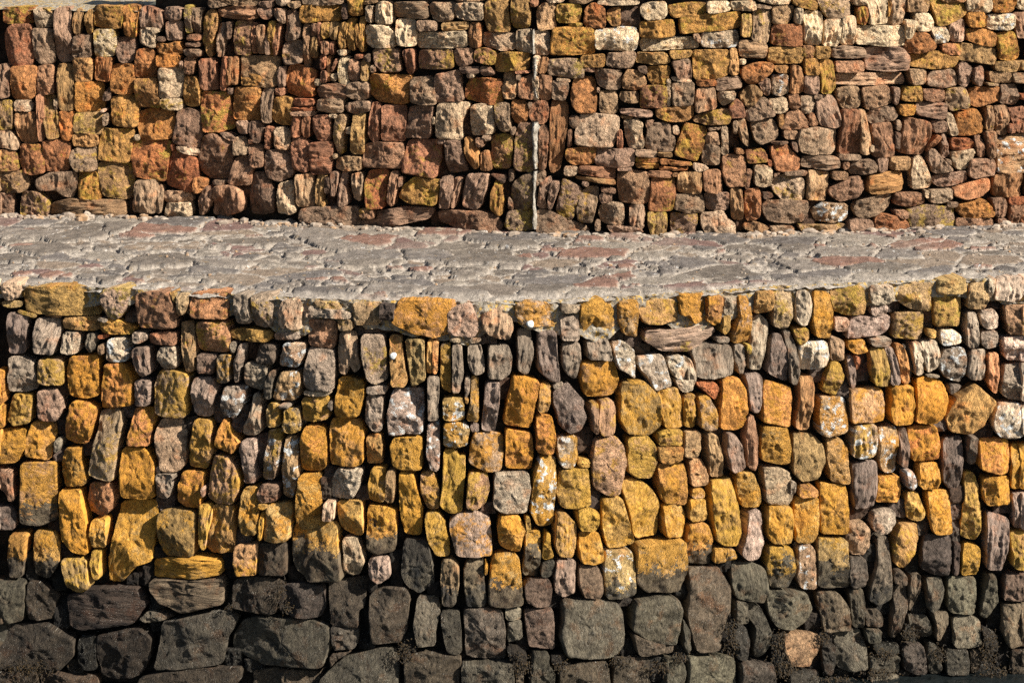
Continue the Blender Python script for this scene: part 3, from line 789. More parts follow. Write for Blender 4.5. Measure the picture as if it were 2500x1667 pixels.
d93Y 2198,257 2241,256 2241,281 2206,284 2197,272
a77h 2244,251 2313,254 2313,283 2306,293 2264,287 2242,281
999 2126,276 2145,264 2183,261 2193,283 2183,295 2133,304 2122,293
a75v 2059,272 2099,270 2103,306 2103,377 2055,377 2057,325
dc8v 2099,270 2114,272 2120,306 2130,352 2126,378 2105,377 2103,325
a65v 2133,306 2176,300 2183,337 2183,383 2137,385 2135,344
aa9 2189,297 2198,293 2202,310 2197,321 2189,316
755 2187,325 2200,325 2198,365 2187,364
b75v 2216,289 2237,291 2271,300 2271,333 2258,379 2225,377 2200,373 2206,329
a87 2279,298 2313,297 2316,323 2286,326 2279,314
ccc 2313,277 2327,277 2342,329 2325,333 2315,302
c83 2338,277 2386,267 2401,291 2405,325 2363,332 2344,333 2340,302
a86Yv 2411,262 2428,260 2430,318 2411,318
a86v 2432,262 2462,260 2466,291 2461,333 2440,329 2434,291
a54 2466,268 2512,260 2512,325 2489,325 2474,298
a54 2466,302 2478,304 2480,325 2464,327
b74v 2267,356 2290,329 2298,337 2267,375
789v 2300,333 2313,328 2315,352 2322,383 2306,388 2300,360
b63Y 2326,339 2369,339 2381,352 2378,364 2332,369 2326,358
a65R 2383,333 2397,331 2407,360 2407,383 2392,385 2384,360
a86v 2407,323 2432,321 2433,352 2432,383 2417,386 2411,356
db8Wh 2438,344 2512,329 2512,421 2438,423 2443,383
ccc 2126,358 2137,355 2137,373 2126,371
99a 2053,379 2103,379 2105,392 2053,393
a65 2059,398 2076,396 2077,413 2063,417
998 2084,398 2130,390 2142,406 2141,421 2110,428 2080,427
a87v 2145,388 2171,387 2168,419 2145,421
cb6Y 2176,386 2227,385 2225,402 2218,417 2176,415
ccd 2252,381 2264,406 2274,436 2275,457 2233,465 2229,429 2237,390
ba9 2273,371 2286,365 2300,386 2326,413 2325,419 2290,425 2279,421 2271,390
cca 2327,373 2382,365 2382,383 2359,415 2336,413 2326,386
989 2311,390 2323,390 2325,406 2315,400
b9a 2283,434 2321,423 2362,419 2365,444 2332,455 2296,457 2283,444
b87 2371,390 2428,388 2433,413 2430,429 2378,436 2368,425
c95h 2124,432 2168,421 2206,420 2211,452 2206,467 2160,473 2126,474 2120,452
a66R 2028,463 2084,434 2105,432 2114,459 2095,486 2053,494 2032,478
b85v 2432,429 2497,423 2497,482 2436,482 2428,455
d96 2330,463 2378,444 2415,436 2420,463 2394,482 2359,488 2330,478
a97 2099,494 2145,478 2183,476 2176,505 2153,524 2126,532 2099,532 2089,509
a55R 2189,478 2218,471 2252,473 2263,497 2225,507 2191,501
ccc 2260,467 2271,467 2271,484 2260,484
bba 2273,467 2325,461 2327,486 2302,496 2275,497
998h 2315,494 2340,494 2340,507 2317,507
c83Y 2342,501 2401,487 2426,513 2426,530 2359,534 2342,517
a76v 2424,486 2455,485 2461,501 2457,530 2432,530
b63 2468,483 2512,482 2512,499 2468,501
a65v 2470,503 2512,501 2512,547 2468,551
b76 2342,534 2424,534 2424,551 2390,557 2340,555
966 2436,534 2459,534 2459,551 2440,551
a98Y 2218,517 2267,501 2332,509 2336,551 2329,566 2237,564 2223,543
b76 2189,515 2216,515 2218,534 2202,535 2189,526
b74 2141,536 2153,524 2206,532 2223,547 2221,561 2168,566 2143,564
a87 2078,543 2099,534 2133,540 2141,566 2084,570 2074,559
755D 1511,9 1539,10 1568,6 1563,43 1565,69 1544,71 1516,71 1514,37
643D 544,89 558,90 568,91 572,114 567,146 556,145 544,145 544,115
644D 749,140 769,134 780,135 787,155 784,173 766,174 748,176 750,159
644D 1124,285 1137,278 1154,285 1154,313 1153,341 1139,344 1119,340 1124,316
644D 1772,318 1795,317 1810,320 1808,343 1813,362 1793,363 1776,361 1771,338
643D 1062,390 1076,387 1094,390 1092,408 1098,434 1084,438 1064,435 1065,413
643D 62,422 80,427 89,426 93,451 90,469 74,470 63,475 60,447
654D 1222,437 1237,441 1252,440 1253,466 1247,483 1237,491 1219,487 1222,463
644D 578,451 599,447 613,446 614,472 612,484 596,488 579,486 582,469
643D 102,460 123,464 143,464 140,477 144,498 124,493 102,495 103,480
644D 786,471 810,474 829,472 824,490 829,509 807,510 788,510 792,489
654D 297,484 313,481 327,485 329,500 327,529 314,531 297,530 300,507
643D 1966,483 1984,487 2007,483 2010,499 2003,515 1985,515 1967,511 1969,496
643D 1038,518 1062,521 1077,517 1073,537 1078,556 1056,557 1044,556 1044,540
643D 1968,521 1980,523 1999,524 1999,542 1995,551 1979,552 1962,559 1968,537
643D 1793,530 1807,532 1826,531 1825,554 1826,564 1806,569 1795,568 1789,550
""")
LOWER = parse("""
ca8 4,689 50,687 52,717 38,733 11,733 4,717
ba5Y 2,737 52,736 52,750 19,754 2,748
b94Y 40,758 89,767 88,777 40,765
b93YC 57,702 115,696 172,698 245,714 245,771 214,775 145,769 88,767 57,758 57,729
c98Y 247,708 283,700 316,702 306,756 283,784 264,779 247,740
a75Y 325,719 367,710 413,710 429,756 430,802 390,806 337,802 329,763
ba6 432,717 461,714 459,748 450,769 432,769
cb5 415,710 430,714 428,740 419,729
c85Y 463,715 551,712 557,744 556,781 497,779 465,777
867v 17,763 67,773 63,821 57,867 17,867 15,813
a98v 88,777 143,779 145,813 128,870 82,863 78,825
c96 103,767 149,769 147,777 103,775
c95Y 151,777 235,775 237,802 230,812 180,807 149,803
d93Y 241,779 268,777 306,794 325,802 318,819 276,819 241,811
988v 239,775 264,779 260,788 239,784
cb9v 151,811 191,813 189,863 168,867 147,863
887v 207,815 230,817 230,844 218,866 203,851
c42 234,820 260,819 258,828 236,829
a86 239,842 254,842 251,867 239,867
ddcW 260,828 298,825 306,851 306,884 283,887 256,884 256,851
ba9 320,811 352,815 358,828 341,840 321,840
a75 360,815 427,812 428,846 383,843 358,840
976v 321,851 360,846 362,890 367,913 344,924 325,890
cb9 383,849 425,848 430,890 425,903 390,903 381,874
b96Yv 436,786 465,786 474,844 469,911 448,913 440,851
d96Y 474,786 551,786 557,832 557,861 528,865 482,859 474,813
997 559,836 574,836 572,863 559,862
865 478,865 524,867 524,890 517,916 478,914
996Y 530,867 564,866 559,905 557,936 528,937
987v 582,840 597,840 582,905 576,937 568,936 570,890
a99 17,874 50,872 78,882 82,909 85,955 54,964 17,958 16,913
b96Y 88,878 145,876 153,897 154,941 115,942 88,937
a76 88,955 130,950 149,974 153,1004 134,1032 96,1027 88,997
d83O 166,870 235,870 237,920 235,970 203,977 165,970 159,905
d83O 249,890 291,889 320,928 316,993 276,999 239,1001 243,943
a87 325,929 362,932 360,993 325,993
b97Y 383,907 421,905 457,916 455,966 446,1027 402,1022 373,1016 369,943
a87v 467,924 509,922 524,947 515,989 509,1022 474,1020 463,993
987W 543,945 595,947 593,985 566,1027 536,1016 536,978
d82O -8,905 8,905 10,985 -8,989
c86Y 25,966 77,966 77,1004 73,1035 31,1043 11,1027
d82O -8,993 6,993 8,1046 -8,1048
d83O 172,980 199,980 233,1001 222,1043 210,1088 180,1087 153,1073 161,1020
a96Yv 237,1004 287,1001 291,1035 283,1100 274,1177 230,1169 212,1161 226,1092
d84O 321,997 367,1002 370,1031 360,1062 360,1092 304,1090 314,1035
c82O 0,1052 63,1050 61,1092 38,1133 -8,1134 -8,1052
d94O 75,1030 132,1037 132,1066 119,1127 57,1117 61,1073
786 142,1068 148,1081 140,1106 129,1104 132,1077
b83O 153,1096 191,1092 199,1134 210,1173 203,1188 153,1190 145,1138
b97 383,1027 429,1027 446,1058 446,1134 429,1156 390,1154 371,1092 373,1046
c96Y 471,1025 509,1027 515,1104 497,1152 452,1144 457,1081
d82O 541,1022 562,1058 582,1085 566,1111 517,1092 530,1046
a65 -8,1146 27,1154 29,1196 34,1222 23,1230 11,1207 -8,1192
b85KO 46,1131 134,1129 136,1192 138,1272 96,1288 46,1280 46,1196
d82O 293,1095 344,1094 371,1127 375,1177 371,1222 325,1224 291,1219 287,1157
998 377,1157 421,1159 417,1188 406,1221 377,1219
ba9 377,1142 386,1142 388,1157 377,1157
c85O 214,1181 268,1180 274,1211 268,1249 245,1268 209,1253 207,1211
d83O 440,1152 494,1156 490,1196 482,1249 444,1245 423,1226 429,1188
b86Yv 515,1112 551,1115 574,1142 582,1180 566,1234 528,1234 505,1219 507,1157
a76 492,1188 499,1188 497,1215 490,1211
755 -8,1242 23,1240 36,1257 34,1295 -8,1295
aaa 571,717 607,714 609,794 575,792 571,756
aa9Y 613,719 663,717 667,790 651,802 617,796 615,756
ca8v 686,733 728,729 736,756 734,807 705,805 699,790 695,805 676,790 682,759
cb6Y 762,735 827,738 835,758 804,756 762,748
bba 751,746 858,763 858,779 785,775 743,777
ba6Y 860,740 931,738 934,759 925,796 866,794 860,763
ba6Y 824,779 860,781 862,807 825,807
d95O 969,735 1065,733 1114,737 1114,809 1057,828 996,811 952,790
b92Y 554,807 598,803 659,811 661,821 651,838 575,832 554,825
a98 667,813 724,812 730,830 667,832
b65 749,781 818,782 818,825 808,858 774,851 748,844
b97v 825,813 866,811 873,859 879,901 862,913 850,890 843,920 824,914 822,851
a98YR 879,819 934,818 942,874 946,928 915,941 896,928 881,874
c95Yd 947,821 978,821 984,874 994,928 988,947 954,947 952,890
b95v 988,828 1036,828 1036,882 1038,932 1003,951 998,909
ca8W 690,838 741,840 739,867 724,900 676,894 682,867
765 625,840 667,843 670,874 663,893 619,886
a97 594,886 646,897 644,928 634,957 590,943
776 659,905 670,905 663,943 657,978 644,974 640,947
b96W 682,907 728,909 730,936 720,978 705,984 661,978 670,943
a98 751,849 812,859 814,909 810,957 785,958 737,951 737,905
c93O 822,925 846,922 887,934 889,966 875,1020 846,1023 814,1020 816,966
a98 892,945 942,943 944,962 896,964
a98 892,966 933,968 933,1004 931,1054 908,1056 889,1031
b98W 957,953 1030,954 1033,1004 1030,1060 988,1062 946,1069 943,1012
998v 1042,920 1072,920 1068,1004 1072,1027 1044,1031
cb8 736,957 808,958 802,966 778,970 739,966
b85Y 732,972 797,970 799,1027 758,1033 736,1030
a97v 613,962 625,962 632,1004 632,1054 621,1068 590,1066 588,1050 607,1016
b95Y 651,985 674,987 678,1012 677,1046 648,1046 646,1012
aa7Y 690,999 724,999 730,1027 730,1056 705,1061 686,1054
999 680,987 705,987 707,997 682,997
888 801,981 810,981 811,1004 801,1001
d82O 743,1039 789,1046 793,1112 793,1142 778,1157 732,1152 728,1081
d94O 804,1025 881,1029 886,1062 885,1134 862,1144 804,1138 799,1066
c95 892,1066 927,1060 931,1100 930,1138 892,1138
c94O 957,1071 1030,1066 1030,1150 984,1150 956,1140 950,1089
a87W 1042,1037 1072,1035 1072,1150 1051,1150 1040,1112
a87 590,1073 617,1073 621,1112 617,1142 619,1182 590,1184 590,1138 582,1096
b97WY 648,1051 682,1051 680,1100 674,1142 663,1177 638,1173 644,1112
b96W 692,1066 716,1068 724,1112 722,1180 705,1226 686,1215 682,1154
965 632,1184 674,1186 672,1226 632,1228 625,1211
c93O 728,1159 776,1159 780,1211 778,1295 728,1299 716,1272 720,1215
ccb 818,1146 881,1150 877,1188 862,1219 804,1221 802,1184
b96Yv 904,1143 938,1142 942,1188 934,1232 900,1226 896,1196
b96v 943,1150 964,1148 964,1196 957,1234 938,1232
c96Y 1026,1154 1057,1154 1072,1192 1072,1245 1045,1249 1034,1226 1024,1196
b93Ov 592,1190 621,1190 628,1234 625,1307 594,1311 581,1288 584,1234
b82O 628,1230 651,1230 649,1244 628,1242
b87 1092,752 1151,738 1165,771 1170,805 1159,825 1121,823 1092,817
b97v 1174,771 1220,748 1245,750 1255,802 1243,832 1205,825 1178,807
ca8O 1258,742 1289,735 1343,740 1348,771 1358,800 1278,799 1258,773
bb9Y 1369,742 1415,744 1415,763 1369,765
a98 1368,771 1415,771 1417,805 1417,834 1371,834
c95O 1417,748 1469,725 1500,752 1503,798 1473,825 1434,823 1417,786
ca7O 1511,737 1557,729 1560,775 1557,825 1530,821 1511,786
ba7 1096,825 1125,825 1126,836 1098,836
aa8 1130,830 1174,825 1176,834 1163,840 1130,838
c95v 1042,834 1056,826 1054,916 1040,914
ea6 1056,826 1071,826 1067,916 1056,916
998Y 1075,840 1100,836 1102,966 1079,955 1073,928
999v 1103,840 1128,842 1132,920 1121,964 1103,966
998v 1142,844 1174,842 1184,886 1182,913 1163,918 1148,909 1142,886
998v 1193,846 1243,844 1253,874 1247,913 1224,930 1192,928
888v 1266,805 1299,807 1306,863 1293,916 1281,918 1264,905
877v 1316,811 1360,809 1362,859 1371,936 1350,937 1316,909
998v 1377,840 1417,836 1421,878 1408,930 1389,920 1375,897
988v 1438,832 1488,828 1496,882 1438,880
bb9W 1498,840 1526,834 1555,859 1557,890 1555,930 1534,913 1511,901
a85Y 1151,920 1169,924 1169,997 1169,1031 1138,1031 1148,985
988 1134,924 1148,922 1148,955 1136,981
b94W 1079,974 1132,972 1134,1004 1134,1029 1102,1030 1081,1027
977v 1186,937 1222,932 1220,985 1209,1058 1176,1054 1180,997
d83O 1251,918 1281,920 1318,930 1310,985 1299,1052 1266,1048 1232,1043 1241,974
c95Y 1322,936 1348,939 1346,985 1335,1010 1314,1008 1316,966
877 1354,957 1392,936 1429,981 1425,995 1436,1020 1423,1054 1400,1064 1373,1050 1356,997
998 1350,941 1381,936 1369,949 1354,953
a74O 1425,888 1507,886 1515,928 1515,958 1496,973 1436,974 1425,936
a65vY 1442,989 1461,981 1461,1062 1450,1058 1446,1024
b86Yv 1469,980 1500,976 1507,1016 1505,1060 1469,1066 1457,1035
a83Yv 1522,936 1572,928 1611,966 1618,1043 1591,1069 1534,1062 1515,1024
b84 1134,968 1144,974 1144,989 1136,985
b95WO 1082,1035 1121,1033 1148,1043 1140,1089 1113,1096 1082,1092
977 1146,1037 1169,1037 1170,1054 1151,1058
b97O 1155,1060 1190,1058 1232,1068 1230,1119 1226,1152 1190,1156 1144,1134 1148,1096
d82O 1236,1052 1302,1060 1306,1112 1302,1154 1266,1152 1236,1150
d83O 1312,1014 1350,1016 1358,1066 1354,1110 1331,1113 1312,1108
a97WY 1364,1069 1412,1066 1413,1119 1404,1146 1373,1144 1362,1112
c94 1415,1121 1444,1123 1444,1144 1415,1144
c97Y 1454,1077 1507,1066 1528,1089 1532,1131 1515,1211 1488,1215 1454,1196 1446,1134
c94Yv 1082,1100 1111,1098 1121,1119 1136,1112 1136,1157 1128,1257 1090,1257 1073,1234 1079,1177
ba8 1207,1161 1293,1157 1297,1196 1289,1255 1228,1257 1205,1242
b86Yv 1144,1156 1190,1157 1197,1196 1186,1230 1159,1249 1138,1242 1140,1196
c94YWv 1322,1115 1358,1115 1360,1177 1358,1226 1354,1288 1316,1295 1297,1257 1304,1173
c93Y 1369,1148 1440,1146 1446,1196 1446,1238 1419,1245 1373,1244 1362,1207
c95Y 1565,739 1613,731 1655,735 1659,785 1613,794 1575,792 1563,765
d95O 1659,719 1724,714 1724,746 1726,781 1697,794 1682,769 1661,773
c84O 1726,723 1766,721 1766,788 1751,799 1728,788
bb8 1768,727 1799,723 1789,773 1770,769
b93Ov 1770,771 1787,771 1785,808 1774,821 1766,811
b87O 1806,723 1841,723 1835,773 1829,834 1797,842 1789,834 1797,792 1806,773
c95 1846,712 1890,708 1889,754 1869,767 1846,769
cb7Y 1892,702 1934,700 1938,750 1931,792 1919,809 1889,798 1889,746
cccv 1946,710 1973,708 1984,746 1978,792 1957,798 1945,785
d93O 1988,710 2026,712 2034,754 2034,788 2030,830 1996,827 1982,792
a87Yh 1577,808 1632,808 1705,798 1743,794 1760,811 1720,846 1674,863 1613,859 1575,834
998 1753,825 1783,823 1783,838 1753,838
bb9v 1843,785 1866,769 1883,788 1873,850 1862,909 1835,907 1835,850
877v 1889,819 1908,813 1925,857 1930,938 1900,926 1877,911 1881,857
888v 1917,808 1933,808 1946,842 1954,911 1950,944 1934,941 1925,865
b84Y 1938,802 1975,800 1977,830 1957,848 1944,827
dddWv 1957,840 1984,834 2022,834 2028,869 2019,896 1984,905 1961,909 1956,873
a86v 2030,819 2065,834 2065,884 2034,884 2028,850
bbaW 1563,876 1621,865 1632,903 1644,945 1602,957 1586,926 1567,903
ccaW 1632,876 1667,867 1682,896 1680,930 1651,924 1636,896
cb9v 1674,869 1693,880 1703,922 1695,959 1682,957 1682,896
ddc 1651,926 1686,930 1688,959 1670,961 1659,945
998v 1690,857 1728,842 1789,844 1795,888 1789,918 1736,928 1701,922 1705,888
889v 1797,842 1820,842 1824,884 1824,918 1812,918 1797,880
b84Y 1822,840 1837,842 1833,865 1824,861
c74 1699,934 1743,930 1760,945 1751,980 1736,968 1713,949
e93O 1764,926 1804,922 1824,953 1829,1010 1824,1045 1804,1055 1766,1052 1760,1003
977v 1825,917 1858,912 1868,926 1862,976 1850,1010 1835,1008 1827,957
e94O 1873,930 1934,945 1941,972 1931,1047 1862,1033 1866,980
b85v 1957,922 1988,920 1992,953 1978,1052 1957,1055 1946,1049 1954,984
b85Y 2034,884 2053,886 2065,922 2045,972 2011,961 2019,918
db8WO 2007,970 2057,972 2072,976 2072,1056 2022,1070 2001,1060 2003,1010
c95Yv 1607,957 1659,945 1669,995 1676,1049 1628,1050 1613,1003
b85Yv 1674,968 1699,961 1705,1010 1703,1049 1680,1049 1674,1003
b97Y 1711,964 1732,964 1753,1010 1753,1052 1728,1055 1711,1045
b65v 1833,1018 1848,1016 1854,1087 1854,1144 1846,1156 1831,1144 1827,1072
c95Y 1537,1072 1586,1066 1605,1087 1607,1133 1594,1171 1559,1171 1537,1156
b84Y 1607,1064 1628,1050 1672,1052 1670,1089 1613,1091
b84 1607,1094 1672,1091 1670,1125 1644,1133 1613,1131
b96 1678,1056 1716,1054 1714,1098 1705,1121 1670,1117
b96v 1728,1060 1749,1058 1770,1133 1772,1167 1743,1171 1732,1117
976v 1778,1058 1797,1060 1816,1094 1820,1144 1789,1156 1774,1110
b95O 1864,1041 1927,1045 1934,1091 1931,1137 1866,1131 1862,1087
a85v 1940,1060 1988,1062 2015,1087 2019,1129 2003,1171 1965,1181 1942,1163 1936,1110
c95O 2026,1072 2057,1072 2072,1091 2080,1186 2034,1182 2019,1117
c83O 1611,1137 1678,1133 1684,1175 1684,1240 1625,1232 1611,1194
ba7 1866,1144 1904,1142 1934,1156 1942,1217 1931,1240 1873,1232
c96 1690,1125 1720,1121 1734,1163 1732,1186 1690,1190
c93O 1804,1156 1843,1154 1860,1209 1862,1240 1820,1244 1804,1209
c84O 1954,1186 1984,1184 2005,1202 2003,1217 1954,1217
c95Y 2030,706 2107,697 2114,735 2114,769 2072,772 2038,762 2030,735
ccb 2126,697 2179,695 2183,731 2168,746 2130,746 2124,723
ca9 2130,748 2170,746 2168,771 2130,772
cb6Y 2185,704 2233,689 2283,693 2277,731 2275,762 2225,758 2198,739
cb5Y 2288,685 2359,677 2363,708 2352,719 2288,718
c94Y 2285,725 2352,720 2353,758 2344,798 2313,798 2285,802 2283,758
cb6 2369,693 2409,689 2415,727 2405,756 2363,756 2365,719
cbb 2413,681 2434,677 2422,731 2413,731
dcbv 2436,681 2474,677 2512,677 2512,716 2482,741 2447,735 2426,733
c87 2040,775 2074,777 2074,811 2045,811 2036,804
b9a 2084,775 2183,773 2183,796 2160,819 2114,827 2072,832 2076,804
b96Y 2189,765 2260,762 2262,800 2256,832 2187,829 2185,796
c94Y 2265,804 2288,806 2286,827 2267,825
ddeW 2298,806 2332,806 2350,819 2350,838 2302,846 2296,827
aabv 2363,762 2384,762 2392,811 2390,850 2367,853 2361,808
dcb 2397,762 2428,754 2443,773 2440,804 2409,807 2397,788
b86Y 2455,746 2512,746 2512,821 2466,819 2457,785
a98 2397,813 2436,808 2443,827 2440,850 2409,853 2397,838
d94O 2074,836 2114,830 2124,861 2091,868 2074,853
aa9h 2124,830 2176,825 2179,840 2164,846 2130,846
a78v 2074,873 2088,869 2093,949 2084,953 2074,926
c63v 2089,871 2100,871 2097,903 2091,903
ba3Yv 2126,852 2160,849 2176,888 2176,945 2141,945 2130,911
a88v 2164,850 2181,846 2195,899 2200,940 2177,943 2176,888
d95v 2189,842 2206,840 2218,880 2223,938 2206,940 2198,896
666v 2210,844 2218,844 2229,903 2227,938 2223,938
cb9v 2229,840 2248,834 2256,865 2256,918 2237,918 2229,873
cb9v 2250,834 2288,830 2294,865 2294,899 2267,913 2256,888
999W 2306,853 2355,848 2364,869 2359,918 2348,938 2313,926 2300,911 2298,880
aabv 2371,857 2409,853 2407,899 2405,932 2371,930 2365,918
d96v 2415,865 2440,861 2443,911 2441,964 2432,966 2417,941
ecb 2451,827 2512,823 2512,886 2466,887 2455,865
bba 2459,896 2512,888 2512,982 2466,980 2449,964 2451,926
a97 2277,915 2296,917 2294,924 2264,922
c96O 2082,957 2130,949 2160,949 2164,984 2160,1029 2137,1035 2080,1037 2080,987
e93O 2181,945 2229,941 2237,984 2233,1041 2187,1041 2177,1010 2183,972
e82O 2241,926 2279,924 2306,934 2317,964 2306,1018 2283,1039 2241,1035 2239,980
c95 2332,976 2386,938 2434,980 2405,1041 2371,1066 2325,1060 2311,1022
cccW 2440,987 2482,984 2512,991 2512,1060 2478,1075 2443,1068 2428,1049 2432,1010
876 2321,941 2352,941 2332,961 2321,964
b97WYv 2088,1041 2141,1035 2143,1079 2141,1116 2107,1125 2084,1117 2080,1072
b96WO 2149,1047 2195,1043 2200,1087 2195,1160 2168,1163 2153,1133 2149,1079
865v 2204,1049 2218,1047 2225,1098 2223,1148 2206,1144 2202,1094
e83O 2225,1047 2290,1041 2300,1079 2300,1127 2237,1133 2227,1102
766v 2313,1075 2357,1068 2357,1117 2348,1194 2325,1204 2309,1179 2306,1114
765 2369,1068 2390,1066 2386,1094 2382,1137 2367,1137 2365,1098
d83O 2397,1075 2466,1073 2469,1114 2464,1156 2436,1160 2394,1148 2397,1106
c94O 2474,1089 2512,1087 2512,1198 2474,1200 2470,1156
b98W 2216,1156 2233,1150 2241,1186 2233,1198 2218,1194
d93O 2252,1135 2298,1133 2300,1167 2294,1196 2260,1200 2246,1186
877v 2088,1133 2145,1127 2147,1175 2137,1240 2091,1248 2084,1194
e93O 2149,1169 2206,1167 2208,1209 2202,1232 2145,1232 2145,1202
c83O 2405,1167 2466,1163 2466,1232 2409,1236 2401,1202
b93O 281,1232 325,1224 371,1228 375,1258 367,1327 367,1373 329,1385 291,1427 254,1427 256,1369 268,1316 274,1266
c82O 143,1197 191,1194 201,1232 210,1297 209,1362 172,1350 147,1320 143,1258
c94O 220,1270 253,1267 254,1304 253,1341 220,1342 215,1312
b83Y 218,1347 240,1346 238,1419 224,1417 216,1381
983Yv 147,1365 184,1366 209,1373 218,1438 195,1449 165,1442 153,1404
a73K 23,1303 67,1301 61,1335 57,1373 50,1414 19,1415 17,1365
b83OK 80,1299 134,1299 142,1335 140,1381 115,1419 80,1411 77,1350
882Y 383,1251 421,1245 473,1254 473,1304 469,1360 398,1362 383,1327 379,1289
c96Yv 482,1232 513,1232 513,1266 494,1350 483,1335 481,1281
b84Yv 515,1233 570,1237 566,1281 568,1335 566,1356 505,1358 494,1343 509,1281
b83Oh 364,1371 413,1365 474,1362 541,1371 541,1404 459,1415 398,1415 364,1415
887h 362,1417 459,1417 543,1411 541,1480 494,1488 440,1499 386,1473 362,1442
665 -15,1419 57,1421 61,1450 50,1522 -15,1526
554 63,1423 96,1427 143,1459 128,1480 128,1520 65,1519 57,1488
544h 157,1457 214,1440 268,1434 333,1438 358,1480 346,1492 325,1524 268,1532 199,1541 165,1532 161,1496
776 335,1513 360,1492 421,1509 402,1515 356,1523
443 -15,1534 46,1530 115,1528 153,1549 184,1561 180,1603 145,1641 77,1637 -15,1637
444 230,1555 287,1541 333,1532 367,1561 360,1610 337,1656 283,1666 241,1656 230,1595
554 392,1519 459,1507 547,1492 580,1507 566,1541 547,1564 540,1626 478,1633 402,1637 369,1641 386,1572
543 -15,1641 84,1639 92,1695 -15,1695
654 88,1641 145,1649 230,1656 237,1695 92,1695
554 333,1658 402,1641 497,1633 591,1633 582,1664 555,1695 337,1695
221 188,1557 230,1553 233,1637 199,1641 184,1610
b94O 646,1235 651,1232 705,1232 705,1266 701,1323 674,1326 642,1321 644,1281
c93Yv 632,1251 642,1247 642,1281 636,1320 629,1320
b93OK 713,1274 818,1276 822,1316 829,1369 835,1419 751,1423 713,1385 704,1358 705,1312
ca8v 791,1224 818,1224 812,1274 785,1274
c93O 820,1226 881,1224 885,1274 884,1312 858,1312 829,1297 822,1262
c82OK 896,1235 965,1247 965,1297 961,1354 912,1358 892,1346 892,1281
d92O 973,1153 1007,1155 1019,1201 1030,1247 1026,1316 984,1312 975,1258 971,1201
b85Y 571,1331 623,1329 623,1406 575,1406 569,1373
554 625,1331 690,1330 695,1409 625,1406
ba7 833,1316 866,1315 881,1343 887,1377 873,1411 850,1411 833,1392 835,1350
a87 896,1369 915,1362 948,1365 954,1408 925,1427 900,1411
444K 984,1321 1042,1320 1053,1365 1059,1431 1019,1459 992,1442 977,1396
554B 563,1423 586,1411 644,1411 690,1425 674,1473 667,1503 617,1499 559,1484
544B 686,1431 728,1425 785,1434 791,1480 778,1513 728,1511 678,1496 674,1457
554 795,1427 843,1419 889,1415 889,1484 873,1492 873,1536 804,1530 801,1480
555 804,1530 873,1538 866,1587 812,1589 806,1561
554 900,1453 934,1436 988,1438 998,1469 992,1545 973,1576 904,1576 898,1507
565 556,1561 582,1519 621,1507 758,1519 802,1534 802,1576 789,1630 774,1634 632,1628 594,1614 556,1591
665 774,1664 835,1610 931,1584 965,1591 973,1630 969,1695 774,1695
776 605,1645 674,1639 774,1649 770,1695 605,1695
654 804,1599 858,1593 824,1610 804,1633
665 1017,1461 1067,1461 1073,1499 1063,1545 1063,1580 1017,1584 1006,1530
a83OY 1038,1254 1067,1251 1086,1281 1096,1327 1096,1365 1063,1364 1044,1320 1035,1281
a88O 1094,1274 1121,1254 1167,1254 1197,1266 1201,1316 1203,1362 1159,1365 1113,1362 1103,1327
d93O 1220,1260 1266,1260 1285,1293 1278,1320 1270,1352 1241,1348 1220,1335 1216,1297
c93Y 1283,1262 1293,1261 1298,1297 1289,1304 1285,1293
b93YK 1289,1306 1324,1300 1324,1343 1320,1396 1316,1414 1281,1413 1278,1392 1285,1343
c92Y 1335,1304 1345,1303 1346,1335 1356,1365 1327,1373 1329,1335
554 1324,1379 1356,1367 1354,1404 1339,1414 1322,1411
c95Yv 1362,1254 1385,1253 1410,1281 1413,1312 1402,1364 1366,1362 1356,1331
c94Y 1412,1251 1438,1241 1465,1251 1465,1281 1457,1300 1419,1299 1412,1274
c94O 1421,1304 1465,1301 1473,1335 1477,1373 1454,1381 1421,1377 1417,1335
c93Y 1471,1220 1521,1214 1534,1266 1555,1327 1522,1341 1488,1344 1475,1297
985Kv 1077,1373 1102,1367 1121,1388 1121,1434 1113,1480 1102,1494 1079,1484 1075,1423
885K 1144,1371 1180,1369 1182,1404 1189,1473 1182,1486 1140,1486 1132,1434 1132,1392
554O 1184,1377 1192,1377 1190,1404 1183,1404
b94OK 1205,1358 1243,1352 1268,1362 1274,1419 1281,1480 1236,1486 1193,1482 1192,1442 1197,1388
766 1293,1417 1343,1416 1352,1442 1348,1484 1316,1486 1285,1473 1281,1434
976v 1362,1369 1410,1369 1408,1411 1406,1450 1381,1463 1358,1453 1356,1404
765W 1419,1385 1465,1385 1475,1411 1473,1450 1465,1463 1427,1461 1415,1427
b95KW 1482,1346 1545,1344 1555,1396 1553,1450 1526,1463 1484,1467 1480,1404
555 1075,1497 1121,1496 1125,1541 1128,1603 1113,1607 1090,1599 1079,1557
766 1132,1492 1174,1488 1228,1492 1236,1541 1236,1620 1182,1618 1136,1610 1136,1557
887 1234,1490 1274,1488 1274,1517 1236,1517
665 1241,1520 1276,1519 1278,1561 1241,1574
866 1283,1492 1354,1491 1358,1538 1356,1589 1293,1585 1285,1534
776 1373,1467 1450,1465 1511,1473 1526,1496 1530,1576 1503,1610 1438,1612 1381,1603 1369,1561 1377,1519
565B 985,1603 1037,1595 1125,1610 1117,1695 983,1695
665B 1125,1626 1190,1622 1255,1618 1258,1695 1125,1695
565 1258,1633 1278,1630 1281,1695 1262,1695
665 1301,1595 1343,1593 1339,1618 1358,1645 1358,1695 1293,1695
565B 1368,1633 1419,1622 1488,1618 1492,1695 1369,1695
332 1236,1584 1266,1584 1289,1599 1281,1630 1251,1630
332 1343,1603 1377,1595 1381,1622 1350,1626
